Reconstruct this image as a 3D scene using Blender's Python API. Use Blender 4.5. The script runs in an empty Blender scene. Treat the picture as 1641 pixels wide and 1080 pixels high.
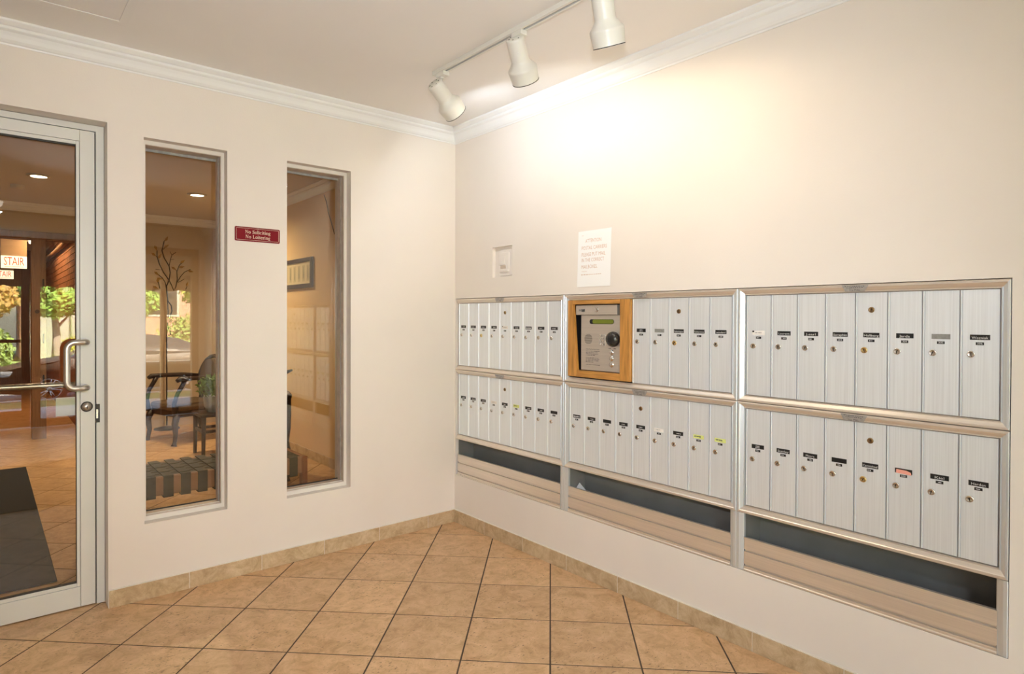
import bpy, bmesh, math, random
import numpy as np
from mathutils import Vector, Matrix
PI = math.pi
random.seed(7); rng = np.random.default_rng(7)
sc = bpy.context.scene
COL = sc.collection

# ------------------------------------------------------------------ camera
F_PX, YAW, PIT, ROL = 996.417, 0.69493, 0.00884, 0.00334
CAM = Vector((-2.26546, -3.18735, 1.27512))
cam = bpy.data.cameras.new('camera'); cam_ob = bpy.data.objects.new('camera', cam); COL.objects.link(cam_ob)
fw = Vector((math.sin(YAW) * math.cos(PIT), math.cos(YAW) * math.cos(PIT), -math.sin(PIT)))
r0 = Vector((math.cos(YAW), -math.sin(YAW), 0)); u0 = r0.cross(fw)
rt = math.cos(ROL) * r0 + math.sin(ROL) * u0; up = math.cos(ROL) * u0 - math.sin(ROL) * r0
cam_ob.matrix_world = Matrix(((rt.x, up.x, -fw.x, CAM.x), (rt.y, up.y, -fw.y, CAM.y), (rt.z, up.z, -fw.z, CAM.z), (0, 0, 0, 1)))
cam.sensor_fit = 'HORIZONTAL'; cam.sensor_width = 36; cam.lens = F_PX * 36 / 1641
cam.shift_x = 14.595 / 1641; cam.shift_y = -20.951 / 1641; cam.clip_start = 0.02; cam.clip_end = 500
sc.camera = cam_ob
# ------------------------------------------------------------------ colour management
vs = sc.view_settings
sc.display_settings.display_device = 'sRGB'
vs.view_transform = 'Standard'; vs.look = 'None'; vs.gamma = 1; vs.use_curve_mapping = False
vs.exposure = 0.02
sc.cycles.use_denoising = True
sc.cycles.max_bounces = 10; sc.cycles.diffuse_bounces = 5; sc.cycles.glossy_bounces = 5; sc.cycles.transparent_max_bounces = 16
sc.cycles.caustics_reflective = False; sc.cycles.caustics_refractive = False
sc.cycles.sample_clamp_indirect = 6.0
# ------------------------------------------------------------------ sky and sun
wd = bpy.data.worlds.new('sky'); sc.world = wd; wd.use_nodes = True
wn = wd.node_tree; wn.nodes.clear()
wo = wn.nodes.new('ShaderNodeOutputWorld'); wb = wn.nodes.new('ShaderNodeBackground'); ws = wn.nodes.new('ShaderNodeTexSky')
ws.sky_type = 'NISHITA'; ws.sun_disc = False; ws.sun_elevation = math.radians(46); ws.sun_rotation = math.radians(25); ws.air_density = 1.2; ws.dust_density = 2.0
wb.inputs[1].default_value = 2.2
wn.links.new(ws.outputs[0], wb.inputs[0]); wn.links.new(wb.outputs[0], wo.inputs[0])
def lamp(name, kind, loc, power, color, direction=None, **kw):
    l = bpy.data.lights.new(name, kind); l.energy = power; l.color = color
    for k, v in kw.items(): setattr(l, k, v)
    o = bpy.data.objects.new(name, l); COL.objects.link(o); o.location = loc
    if direction is not None: o.rotation_euler = Vector(direction).to_track_quat('-Z', 'Y').to_euler()
    return o
lamp('sun', 'SUN', (0, 0, 20), 290.0, (1.0, 0.93, 0.80), (-0.25, -0.62, -0.74), angle=math.radians(0.6))
LOBBY_W, TRACK_W, FILL_W, CORR_W, FLASH_W = 31.0, (5.0, 7.4, 9.0), 48.0, 24.0, 150.0
lamp('camera_flash', 'SPOT', CAM + 0.22 * Vector((0, 0, 1)), FLASH_W, (.95, .985, 1.05), fw * 1.0 - rt * 0.10 + Vector((0, 0, .12)), shadow_soft_size=.05, spot_size=math.radians(112), spot_blend=1.0)

# ------------------------------------------------------------------ helpers: text first (while the scene is empty)
def text_geo(s, size=1.0, align='CENTER'):
    cu = bpy.data.curves.new('t', 'FONT'); cu.body = s; cu.size = size; cu.align_x = align; cu.align_y = 'CENTER'; cu.resolution_u = 2
    o = bpy.data.objects.new('t', cu); COL.objects.link(o)
    dg = bpy.context.evaluated_depsgraph_get(); dg.update()
    me = o.evaluated_get(dg).to_mesh()
    v = [tuple(p.co) for p in me.vertices]; f = [tuple(p.vertices) for p in me.polygons]
    o.evaluated_get(dg).to_mesh_clear()
    bpy.data.objects.remove(o); bpy.data.curves.remove(cu)
    return v, f
TEXT = {}
for s in ['Laurent', 'J.earl', 'Seraphin', 'Hallberg', 'Jarda', 'Wozniak', 'Stanley', 'Moore', 'Carmichael', 'Kiel', 'Harden', 'Petherington',
          'Saltarone', 'woodard', '303', '304', '305', '306', '208', '506', 'U.S. MAIL', 'ATTENTION', 'POSTAL CARRIERS', 'PLEASE PUT MAIL',
          'IN THE CORRECT', 'MAILBOXES.', 'THANK YOU', 'STAIR', 'OPERATING INSTRUCTIONS', '505'] + list('1234567890*#'):
    TEXT[s] = text_geo(s)

class MB:
    """collects polygons for one mesh object"""
    def __init__(s): s.v = []; s.f = []; s.m = []; s.sm = []
    def add(s, v, f, m=0, smooth=False):
        o = len(s.v); s.v += [tuple(p) for p in v]
        for q in f: s.f.append(tuple(i + o for i in q)); s.m.append(m); s.sm.append(smooth)
        return s
    def box(s, x0, x1, y0, y1, z0, z1, m=0):
        x0, x1 = min(x0, x1), max(x0, x1); y0, y1 = min(y0, y1), max(y0, y1); z0, z1 = min(z0, z1), max(z0, z1)
        return s.add([(x0, y0, z0), (x1, y0, z0), (x1, y1, z0), (x0, y1, z0), (x0, y0, z1), (x1, y0, z1), (x1, y1, z1), (x0, y1, z1)],
                     [(0, 3, 2, 1), (4, 5, 6, 7), (0, 1, 5, 4), (1, 2, 6, 5), (2, 3, 7, 6), (3, 0, 4, 7)], m)
    def prism(s, pts, a, b, m=0, smooth=False):
        """pts: closed ring of 3-D points, extruded from offset a to offset b (vectors)"""
        a = Vector(a); b = Vector(b); n = len(pts)
        v = [Vector(p) + a for p in pts] + [Vector(p) + b for p in pts]
        s.add(v, [tuple(range(n))[::-1], tuple(range(n, 2 * n))], m)
        return s.add(v, [(i, (i + 1) % n, (i + 1) % n + n, i + n) for i in range(n)], m, smooth)
    def tube(s, pts, r, n=10, m=0, caps=True, smooth=True):
        pts = [Vector(p) for p in pts]; k = len(pts); rs = r if hasattr(r, '__len__') else [r] * k
        v = []; ref = None
        for i, p in enumerate(pts):
            t = (pts[min(i + 1, k - 1)] - pts[max(i - 1, 0)]).normalized()
            if ref is None:
                ref = Vector((0, 0, 1)) if abs(t.z) < .9 else Vector((1, 0, 0))
            a = (ref - t * ref.dot(t)).normalized(); b = t.cross(a); ref = a
            for j in range(n): v.append(p + (a * math.cos(2 * PI * j / n) + b * math.sin(2 * PI * j / n)) * rs[i])
        f = [(i * n + j, i * n + (j + 1) % n, (i + 1) * n + (j + 1) % n, (i + 1) * n + j) for i in range(k - 1) for j in range(n)]
        s.add(v, f, m, smooth)
        if caps: s.add(v[:n], [tuple(range(n))[::-1]], m); s.add(v[-n:], [tuple(range(n))], m)
        return s
    def lathe(s, prof, org, axis, n=24, m=0, smooth=True):
        """prof: (radius, distance along axis)"""
        org = Vector(org); ax = Vector(axis).normalized()
        a = (Vector((0, 0, 1)) if abs(ax.z) < .9 else Vector((1, 0, 0))); a = (a - ax * a.dot(ax)).normalized(); b = ax.cross(a)
        v = []
        for r, d in prof:
            for j in range(n): v.append(org + ax * d + (a * math.cos(2 * PI * j / n) + b * math.sin(2 * PI * j / n)) * r)
        return s.add(v, [(i * n + j, i * n + (j + 1) % n, (i + 1) * n + (j + 1) % n, (i + 1) * n + j) for i in range(len(prof) - 1) for j in range(n)], m, smooth)
    def text(s, key, fn, size, m=1, width=None, align=0):
        """flat lettering: fn(u, v) gives the 3-D point"""
        v, f = TEXT[key]
        xs = [p[0] for p in v]; w = max(xs) - min(xs)
        kx = size if width is None else width / w
        return s.add([fn(p[0] * kx, p[1] * size) for p in v], f, m)
    def build(s, name, mats, parent=None, loc=(0, 0, 0), bevel=0, recalc=True, shade=True):
        me = bpy.data.meshes.new(name); me.from_pydata(s.v, [], s.f)
        mats = mats if isinstance(mats, (list, tuple)) else [mats]
        for m in mats: me.materials.append(m)
        me.polygons.foreach_set('material_index', s.m); me.polygons.foreach_set('use_smooth', s.sm)
        if recalc:
            bm = bmesh.new(); bm.from_mesh(me); bmesh.ops.remove_doubles(bm, verts=bm.verts, dist=1e-6); bmesh.ops.recalc_face_normals(bm, faces=bm.faces); bm.to_mesh(me); bm.free()
        me.update()
        o = bpy.data.objects.new(name, me); COL.objects.link(o); o.location = loc
        if parent is not None: o.parent = parent
        if bevel:
            b = o.modifiers.new('bevel', 'BEVEL'); b.width = bevel; b.segments = 2; b.limit_method = 'ANGLE'; b.harden_normals = False
        return o
def tag(o, label, cat, group=None, kind=None):
    o['label'] = label; o['category'] = cat
    if group: o['group'] = group
    if kind: o['kind'] = kind
    return o
def thing(name, label, cat, loc=(0, 0, 0), rz=0, group=None):
    o = bpy.data.objects.new(name, None); COL.objects.link(o); o.location = loc; o.rotation_euler = (0, 0, rz); o.empty_display_size = .05
    return tag(o, label, cat, group)
def struct(o): o['kind'] = 'structure'; return o
def sempty(name, loc=(0, 0, 0)):
    o = bpy.data.objects.new(name, None); COL.objects.link(o); o.location = loc; o['kind'] = 'structure'; return o
def child(src, name, parent, loc=(0, 0, 0)):
    o = bpy.data.objects.new(name, src.data if hasattr(src, 'data') else src); COL.objects.link(o); o.parent = parent; o.location = loc; return o

# ------------------------------------------------------------------ materials
def srgb(r, g, b):
    return tuple(((c / 255 / 12.92) if c / 255 <= .04045 else ((c / 255 + .055) / 1.055) ** 2.4) for c in (r, g, b))
def mat(name, rgb, rough=.5, metal=0., var=0., scale=8., stretch=(1, 1, 1), bump=0., bscale=None, rvar=0., spec=.5, emit=None, estr=0., rand=0., coat=0., dark=None):
    m = bpy.data.materials.new(name); m.use_nodes = True; nt = m.node_tree; p = nt.nodes['Principled BSDF']
    col = tuple(rgb) + (1,)
    p.inputs['Base Color'].default_value = col; p.inputs['Roughness'].default_value = rough; p.inputs['Metallic'].default_value = metal
    p.inputs['Specular IOR Level'].default_value = spec; p.inputs['Coat Weight'].default_value = coat
    L = nt.links.new
    tc = nt.nodes.new('ShaderNodeTexCoord'); mp = nt.nodes.new('ShaderNodeMapping'); mp.inputs['Scale'].default_value = stretch
    L(tc.outputs['Object'], mp.inputs['Vector'])
    oi = nt.nodes.new('ShaderNodeObjectInfo')
    va = nt.nodes.new('ShaderNodeVectorMath'); va.operation = 'MULTIPLY_ADD'; va.inputs[1].default_value = (37, 19, 11)
    L(oi.outputs['Random'], va.inputs[0]); L(mp.outputs[0], va.inputs[2])
    if var or rvar or dark is not None:
        n = nt.nodes.new('ShaderNodeTexNoise'); n.inputs['Scale'].default_value = scale; n.inputs['Detail'].default_value = 5; L(va.outputs[0], n.inputs['Vector'])
        ramp = nt.nodes.new('ShaderNodeMapRange'); ramp.inputs['From Min'].default_value = .3; ramp.inputs['From Max'].default_value = .7; L(n.outputs['Fac'], ramp.inputs['Value'])
        mx = nt.nodes.new('ShaderNodeMix'); mx.data_type = 'RGBA'
        lo = dark if dark is not None else tuple(c * (1 - var) for c in rgb); hi = tuple(min(1, c * (1 + var * .6)) for c in rgb)
        mx.inputs['A'].default_value = tuple(lo) + (1,); mx.inputs['B'].default_value = hi + (1,)
        L(ramp.outputs[0], mx.inputs['Factor']); src = mx.outputs['Result']
        if rand:
            hs = nt.nodes.new('ShaderNodeHueSaturation'); mr = nt.nodes.new('ShaderNodeMapRange'); mr.inputs['To Min'].default_value = 1 - rand; mr.inputs['To Max'].default_value = 1 + rand
            L(oi.outputs['Random'], mr.inputs['Value']); L(mr.outputs[0], hs.inputs['Value']); L(src, hs.inputs['Color']); src = hs.outputs[0]
        L(src, p.inputs['Base Color'])
        if rvar:
            rr = nt.nodes.new('ShaderNodeMapRange'); rr.inputs['To Min'].default_value = max(0, rough - rvar); rr.inputs['To Max'].default_value = min(1, rough + rvar)
            L(ramp.outputs[0], rr.inputs['Value']); L(rr.outputs[0], p.inputs['Roughness'])
    if bump:
        n2 = nt.nodes.new('ShaderNodeTexNoise'); n2.inputs['Scale'].default_value = bscale or scale * 4; n2.inputs['Detail'].default_value = 3; L(va.outputs[0], n2.inputs['Vector'])
        b = nt.nodes.new('ShaderNodeBump'); b.inputs['Strength'].default_value = bump; b.inputs['Distance'].default_value = .002; L(n2.outputs['Fac'], b.inputs['Height']); L(b.outputs[0], p.inputs['Normal'])
    if emit is not None:
        p.inputs['Emission Color'].default_value = tuple(emit) + (1,); p.inputs['Emission Strength'].default_value = estr
    return m
def glass(name, tint, f0=.06):
    """thin sheet: tinted transparency plus a mirror share that grows with the angle (Schlick), the same from both sides"""
    m = bpy.data.materials.new(name); m.use_nodes = True; nt = m.node_tree; nt.nodes.clear(); L = nt.links.new
    o = nt.nodes.new('ShaderNodeOutputMaterial'); mx = nt.nodes.new('ShaderNodeMixShader'); t = nt.nodes.new('ShaderNodeBsdfTransparent'); g = nt.nodes.new('ShaderNodeBsdfGlossy'); ge = nt.nodes.new('ShaderNodeNewGeometry')
    t.inputs[0].default_value = tint + (1,); g.inputs['Roughness'].default_value = 0.0
    d = nt.nodes.new('ShaderNodeVectorMath'); d.operation = 'DOT_PRODUCT'; L(ge.outputs['Incoming'], d.inputs[0]); L(ge.outputs['Normal'], d.inputs[1])
    def mth(op, a, b=None):
        n = nt.nodes.new('ShaderNodeMath'); n.operation = op
        for k, v in enumerate((a, b)):
            if v is None: continue
            if isinstance(v, (int, float)): n.inputs[k].default_value = v
            else: L(v, n.inputs[k])
        return n.outputs[0]
    c = mth('ABSOLUTE', d.outputs['Value']); f = mth('ADD', mth('MULTIPLY', mth('POWER', mth('SUBTRACT', 1.0, c), 5.0), 1 - f0), f0)
    L(f, mx.inputs[0]); L(t.outputs[0], mx.inputs[1]); L(g.outputs[0], mx.inputs[2]); L(mx.outputs[0], o.inputs[0])
    return m
def tile_mat(name, base, dark, light, pits=.35):
    m = bpy.data.materials.new(name); m.use_nodes = True; nt = m.node_tree; p = nt.nodes['Principled BSDF']; L = nt.links.new
    tc = nt.nodes.new('ShaderNodeTexCoord'); oi = nt.nodes.new('ShaderNodeObjectInfo')
    va = nt.nodes.new('ShaderNodeVectorMath'); va.operation = 'MULTIPLY_ADD'; va.inputs[1].default_value = (53, 31, 17); L(oi.outputs['Random'], va.inputs[0]); L(tc.outputs['Object'], va.inputs[2])
    n1 = nt.nodes.new('ShaderNodeTexNoise'); n1.inputs['Scale'].default_value = 13; n1.inputs['Detail'].default_value = 10; n1.inputs['Roughness'].default_value = .78; n1.inputs['Distortion'].default_value = .6; L(va.outputs[0], n1.inputs['Vector'])
    cr = nt.nodes.new('ShaderNodeValToRGB'); e = cr.color_ramp.elements; e[0].position = .32; e[0].color = dark + (1,); e[1].position = .72; e[1].color = light + (1,); k = e.new(.5); k.color = base + (1,); L(n1.outputs['Fac'], cr.inputs[0])
    st = nt.nodes.new('ShaderNodeMapping'); st.inputs['Scale'].default_value = (1, 2.6, 1); st.inputs['Rotation'].default_value = (0, 0, .8); L(va.outputs[0], st.inputs[0])
    n2 = nt.nodes.new('ShaderNodeTexNoise'); n2.inputs['Scale'].default_value = 62; n2.inputs['Detail'].default_value = 3; L(st.outputs[0], n2.inputs['Vector'])
    n3 = nt.nodes.new('ShaderNodeTexNoise'); n3.inputs['Scale'].default_value = 5; L(va.outputs[0], n3.inputs['Vector'])
    ml = nt.nodes.new('ShaderNodeMath'); ml.operation = 'MULTIPLY_ADD'; L(n3.outputs['Fac'], ml.inputs[0]); ml.inputs[1].default_value = .22; L(n2.outputs['Fac'], ml.inputs[2])
    pr = nt.nodes.new('ShaderNodeMapRange'); pr.inputs['From Min'].default_value = .765; pr.inputs['From Max'].default_value = .80; pr.inputs['To Max'].default_value = 1 - pits; pr.inputs['To Min'].default_value = 0; L(ml.outputs[0], pr.inputs['Value'])
    mx = nt.nodes.new('ShaderNodeMix'); mx.data_type = 'RGBA'; L(pr.outputs[0], mx.inputs['Factor']); L(cr.outputs[0], mx.inputs['A']); mx.inputs['B'].default_value = tuple(c * .35 for c in dark) + (1,)
    hs = nt.nodes.new('ShaderNodeHueSaturation'); mr = nt.nodes.new('ShaderNodeMapRange'); mr.inputs['To Min'].default_value = .93; mr.inputs['To Max'].default_value = 1.07; L(oi.outputs['Random'], mr.inputs['Value']); L(mr.outputs[0], hs.inputs['Value']); L(mx.outputs['Result'], hs.inputs['Color'])
    L(hs.outputs[0], p.inputs['Base Color']); p.inputs['Roughness'].default_value = .42; p.inputs['Specular IOR Level'].default_value = .35
    b = nt.nodes.new('ShaderNodeBump'); b.inputs['Strength'].default_value = .25; b.inputs['Distance'].default_value = .002; L(n1.outputs['Fac'], b.inputs['Height']); L(b.outputs[0], p.inputs['Normal'])
    return m
M = {}
M['wall'] = mat('wall_paint', (.77, .705, .635), .55, var=.03, scale=2.5, bump=.12, bscale=160)
M['ceil'] = mat('ceiling_paint', (.85, .82, .775), .7, var=.02, scale=2, bump=.08, bscale=120)
M['crown'] = mat('crown_paint', (.82, .82, .80), .4, var=.02, scale=6)
M['trimw'] = mat('white_frame_enamel', (.70, .70, .66), .32, var=.03, scale=5)
M['stop'] = mat('cream_stop_paint', (.74, .69, .62), .45, var=.04, scale=12)
M['channel'] = mat('bronze_channel', (.60, .50, .41), .38, metal=.25, var=.15, scale=30)
M['seal'] = mat('dark_gasket', (.02, .018, .016), .6)
M['caulk'] = mat('grey_caulk', (.34, .33, .31), .6, var=.3, scale=40)
M['pane'] = glass('window_glass', (.91, .89, .83), .072)
M['ent'] = glass('entrance_glass', (.97, .97, .96), .03)
M['tile'] = tile_mat('floor_tile', (.61, .385, .205), (.43, .255, .12), (.78, .53, .31), .25)
M['grout'] = mat('dark_grout', (.085, .055, .036), .9, var=.2, scale=30)
M['base'] = tile_mat('baseboard_tile', (.50, .37, .225), (.34, .24, .13), (.66, .53, .35), .9)
M['lgrout'] = mat('pale_grout', (.74, .68, .58), .8, var=.1, scale=50)
AL = dict(stretch=(1, 1, .012), scale=260)
M['door'] = mat('brushed_aluminium_door', (.84, .88, .91), .42, metal=.5, var=.07, rvar=.06, **AL)
M['rail'] = mat('extruded_aluminium_rail', (.80, .72, .63), .34, metal=.65, var=.08, scale=260, stretch=(1, .012, 1), rvar=.05)
M['stile'] = mat('extruded_aluminium_stile', (.70, .735, .75), .36, metal=.6, var=.06, rvar=.05, **AL)
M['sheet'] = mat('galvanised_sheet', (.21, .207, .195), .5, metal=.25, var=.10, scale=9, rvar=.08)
M['bead'] = mat('divider_bead', (.50, .43, .39), .5, metal=.2)
M['plateK'] = mat('black_name_plate', (.012, .012, .012), .35)
M['white'] = mat('white_lettering', (.75, .75, .74), .6)
M['plateW'] = mat('cream_paper_tag', (.80, .76, .70), .7, var=.06, scale=60)
M['plateY'] = mat('yellow_paper_tag', (.66, .70, .22), .7)
M['plateG'] = mat('grey_name_plate', (.27, .27, .25), .5, var=.2, scale=120)
M['plateR'] = mat('salmon_paper_tag', (.80, .35, .27), .7)
M['ink'] = mat('dark_ink', (.05, .05, .06), .7)
M['nickel'] = mat('nickel_lock', (.72, .69, .63), .26, metal=1)
M['brass'] = mat('brass_lock', (.80, .62, .30), .24, metal=1)
M['bronze'] = mat('dark_brass_lock', (.33, .22, .11), .35, metal=1)
M['hole'] = mat('keyhole', (.01, .009, .008), .6)
M['oak'] = mat('golden_oak', (.50, .235, .055), .38, var=.35, scale=14, stretch=(6, 6, .55), bump=.1)
M['oakh'] = mat('golden_oak_crosswise', (.50, .235, .055), .38, var=.35, scale=14, stretch=(6, .55, 6), bump=.1)
M['steel'] = mat('brushed_steel', (.62, .56, .49), .38, metal=.6, var=.06, scale=200, stretch=(1, .02, 1))
M['black'] = mat('black_enamel', (.012, .012, .013), .4)
M['blackp'] = mat('black_plastic', (.02, .018, .017), .22)
M['lcd'] = mat('green_display', (.16, .19, .02), .3)
M['chrome'] = mat('chrome', (.82, .80, .77), .12, metal=1)
M['paper'] = mat('white_paper', (.86, .85, .83), .8)
M['paperink'] = mat('faded_brown_ink', (.62, .42, .30), .8)
M['plaq'] = mat('maroon_plaque', (.165, .004, .012), .5, spec=.15)
M['plaqink'] = mat('cream_plaque_lettering', (.76, .62, .50), .5)
M['lampw'] = mat('cream_lamp_enamel', (.74, .72, .655), .35, var=.02, scale=10)
M['lampin'] = mat('lamp_inner', (.8, .78, .7), .3)
M['slot'] = mat('track_slot', (.05, .045, .04), .5, metal=.5)
M['handle'] = mat('satin_nickel', (.60, .565, .515), .34, metal=1)
M['plastic'] = mat('cream_plastic', (.78, .72, .66), .4)
M['plate'] = mat('stamped_aluminium_plate', (.48, .46, .43), .4, metal=.6, var=.2, scale=120)
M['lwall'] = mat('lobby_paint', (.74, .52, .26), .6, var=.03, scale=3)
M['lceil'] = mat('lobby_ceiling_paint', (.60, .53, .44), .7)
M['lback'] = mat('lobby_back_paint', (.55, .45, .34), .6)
M['brown'] = mat('brown_wood_frame', (.22, .11, .055), .5, var=.25, scale=10, stretch=(8, 8, .6))
M['dkwood'] = mat('dark_mahogany', (.026, .010, .007), .4, var=.3, scale=10, stretch=(5, 5, 1))
M['redwood'] = mat('red_brown_wood', (.33, .12, .055), .4, var=.2, scale=12, stretch=(6, 6, .7))
M['strap'] = mat('dark_woven_strap', (.055, .060, .045), .7, var=.2, scale=60)
M['tan'] = mat('tan_wood_rail', (.42, .22, .12), .5, var=.15, scale=20)
M['uph'] = mat('striped_upholstery', (.13, .085, .05), .8, var=.2, scale=60)
M['rubber'] = mat('black_rubber_mat', (.008, .007, .006), .85, bump=.4, bscale=400)
M['brick'] = mat('brown_brick', (.30, .125, .055), .85, var=.3, scale=18, rand=.2)
M['mortar'] = mat('mortar', (.40, .27, .17), .9)
M['leafg'] = mat('green_leaf', (.16, .27, .05), .5, var=.5, scale=1.4)
M['leafy'] = mat('yellow_green_leaf', (.46, .48, .09), .5, var=.5, scale=1.6)
M['leafo'] = mat('orange_leaf', (.55, .36, .11), .5, var=.5, scale=1.6)
M['hedge'] = mat('hedge_leaf', (.20, .28, .07), .6, var=.5, scale=2.5)
M['bark'] = mat('grey_bark', (.27, .22, .18), .9, var=.3, scale=12)
M['lawn'] = mat('lawn_grass', (.17, .24, .06), .9, var=.4, scale=6)
M['conc'] = mat('concrete_walk', (.46, .44, .41), .9, var=.12, scale=5)
M['asph'] = mat('asphalt', (.16, .16, .16), .9, var=.15, scale=9)
M['carp'] = mat('dark_bronze_car_paint', (.016, .012, .009), .45, spec=.25)
M['carw'] = mat('white_car_paint', (.75, .77, .80), .2, coat=1)
M['carg'] = mat('car_window', (.01, .012, .014), .04)
M['tyre'] = mat('tyre_rubber', (.015, .015, .015), .8)
M['alloy'] = mat('alloy_rim', (.62, .62, .63), .25, metal=.9)
M['tail'] = mat('red_tail_lamp', (.55, .03, .015), .2)
M['headl'] = mat('clear_head_lamp', (.7, .72, .74), .1, metal=.6)
M['pink'] = mat('pink_house_brick', (.52, .27, .20), .85, var=.2, scale=20)
M['siding'] = mat('white_house_wall', (.80, .76, .68), .7)
M['roof'] = mat('grey_shingle', (.14, .12, .11), .9, var=.2, scale=10)
M['awn'] = mat('brown_awning_canvas', (.20, .13, .085), .8)
M['dome'] = mat('opal_fill_dome', (.9, .88, .84), .3, emit=(1, .93, .84), estr=3.0)
M['bulbw'] = mat('lit_lamp_cool', (.9, .9, .9), .4, emit=(.95, .95, 1), estr=6)
M['bulbo'] = mat('lit_lamp_warm', (.9, .9, .9), .4, emit=(1, .75, .45), estr=6)
M['disc'] = mat('lit_downlight', (.9, .9, .9), .4, emit=(1, .86, .62), estr=14)
M['signl'] = mat('lit_sign_face', (.9, .9, .9), .5, emit=(1, .90, .70), estr=1.6)
M['signred'] = mat('red_sign_lettering', (.6, .03, .02), .5, emit=(1, .10, .04), estr=1.0)
M['art'] = mat('cream_art_paper', (.68, .58, .36), .7)
M['fern'] = mat('pressed_fern_print', (.12, .15, .08), .7)
M['metalart'] = mat('dark_iron_art', (.03, .022, .016), .4, metal=.6)
M['goldleaf'] = mat('bronze_leaf_art', (.34, .20, .06), .35, metal=.7)
M['pot'] = mat('grey_glazed_pot', (.42, .43, .42), .35)

# ------------------------------------------------------------------ structure
ZC = 2.445
def panel(fn, u0, u1, v0, v1, holes, t, m=0, mb=None):
    """slab with rectangular holes; fn(u, v, w) -> 3-D, w from 0 (front) to t (back)"""
    mb = mb or MB()
    us = sorted({u0, u1, *[h[0] for h in holes], *[h[1] for h in holes]}); v_ = sorted({v0, v1, *[h[2] for h in holes], *[h[3] for h in holes]})
    us = [u for u in us if u0 <= u <= u1]; v_ = [v for v in v_ if v0 <= v <= v1]
    def solid(i, j):
        if i < 0 or j < 0 or i >= len(us) - 1 or j >= len(v_) - 1: return False
        a, b = (us[i] + us[i + 1]) / 2, (v_[j] + v_[j + 1]) / 2
        return not any(h[0] < a < h[1] and h[2] < b < h[3] for h in holes)
    q = lambda a, b, c, d: mb.add([a, b, c, d], [(0, 1, 2, 3)], m)
    for i in range(len(us) - 1):
        for j in range(len(v_) - 1):
            if not solid(i, j): continue
            a, b, c, d = us[i], us[i + 1], v_[j], v_[j + 1]
            q(fn(a, c, 0), fn(b, c, 0), fn(b, d, 0), fn(a, d, 0)); q(fn(a, c, t), fn(a, d, t), fn(b, d, t), fn(b, c, t))
            if not solid(i - 1, j): q(fn(a, c, 0), fn(a, d, 0), fn(a, d, t), fn(a, c, t))
            if not solid(i + 1, j): q(fn(b, c, 0), fn(b, c, t), fn(b, d, t), fn(b, d, 0))
            if not solid(i, j - 1): q(fn(a, c, 0), fn(a, c, t), fn(b, c, t), fn(b, c, 0))
            if not solid(i, j + 1): q(fn(a, d, 0), fn(b, d, 0), fn(b, d, t), fn(a, d, t))
    return mb
W1 = (-1.7133, -1.3567, .339, 2.0852); W2 = (-1.0634, -.7069, .337, 2.0858); DO = (-2.84, -1.853, -.01, 2.1226)
XW, YE, YL = -4.0, -5.5, 4.9
SW = (-.5475, -.3735, 1.5125, 1.6855)           # recess of the switch box (y0, y1, z0, z1)
MAILH = (-2.752, -.008, .297, 1.397)
struct(panel(lambda u, v, w: (u, w, v), XW, 0, 0, ZC, [W1, W2, DO], .20).build('wall_left', M['wall']))
struct(panel(lambda u, v, w: (w, u, v), YE, .001, 0, ZC, [MAILH, SW], .25).build('wall_right', M['wall']))
struct(MB().box(.25, .45, YE, 0, -.1, ZC).build('wall_right_light_stop', M['wall']))  # unseen slab added to stop outdoor light leaking through the mailbox opening
struct(MB().box(.02, .03, SW[0] - .02, SW[1] + .02, SW[2] - .02, SW[3] + .02).build('wall_recess_back', M['wall']))
struct(MB().box(XW - .2, XW, YE, 0, 0, ZC).build('wall_west', M['wall']))
struct(MB().box(XW - .2, .25, YE - .2, .2, ZC, ZC + .2).build('ceiling', M['ceil']))
# lobby shell
struct(MB().box(0, .25, .2, YL + .2, 0, ZC).build('wall_lobby_right', M['lwall']))
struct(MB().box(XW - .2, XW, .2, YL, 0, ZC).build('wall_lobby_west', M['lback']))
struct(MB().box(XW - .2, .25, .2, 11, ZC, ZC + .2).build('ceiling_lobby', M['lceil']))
LOP = (-2.95, -1.40, -.01, 2.16)
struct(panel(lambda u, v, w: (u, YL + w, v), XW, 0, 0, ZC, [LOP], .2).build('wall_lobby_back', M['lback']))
struct(MB().box(-3.15, -2.95, YL + .2, 10.6, 0, ZC).build('wall_corridor_west', M['lwall']))
struct(MB().box(-3.15, -1.2, 10.6, 10.8, 0, ZC).build('wall_corridor_end', M['brown']))
# unseen building front; its upper wall is added to shade the near street
struct(panel(lambda u, v, w: (u, YE - .2 + w, v), -7, 6, ZC, 8.4, [], .3).build('wall_shade_facade', M['pink']))
struct(MB().box(.25, 6, YE - .2, YE + .1, -.6, ZC).build('wall_facade_right', M['pink']))
struct(MB().box(-7, XW - .2, YE - .2, YE + .1, -.6, ZC).build('wall_facade_left', M['pink']))

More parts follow.
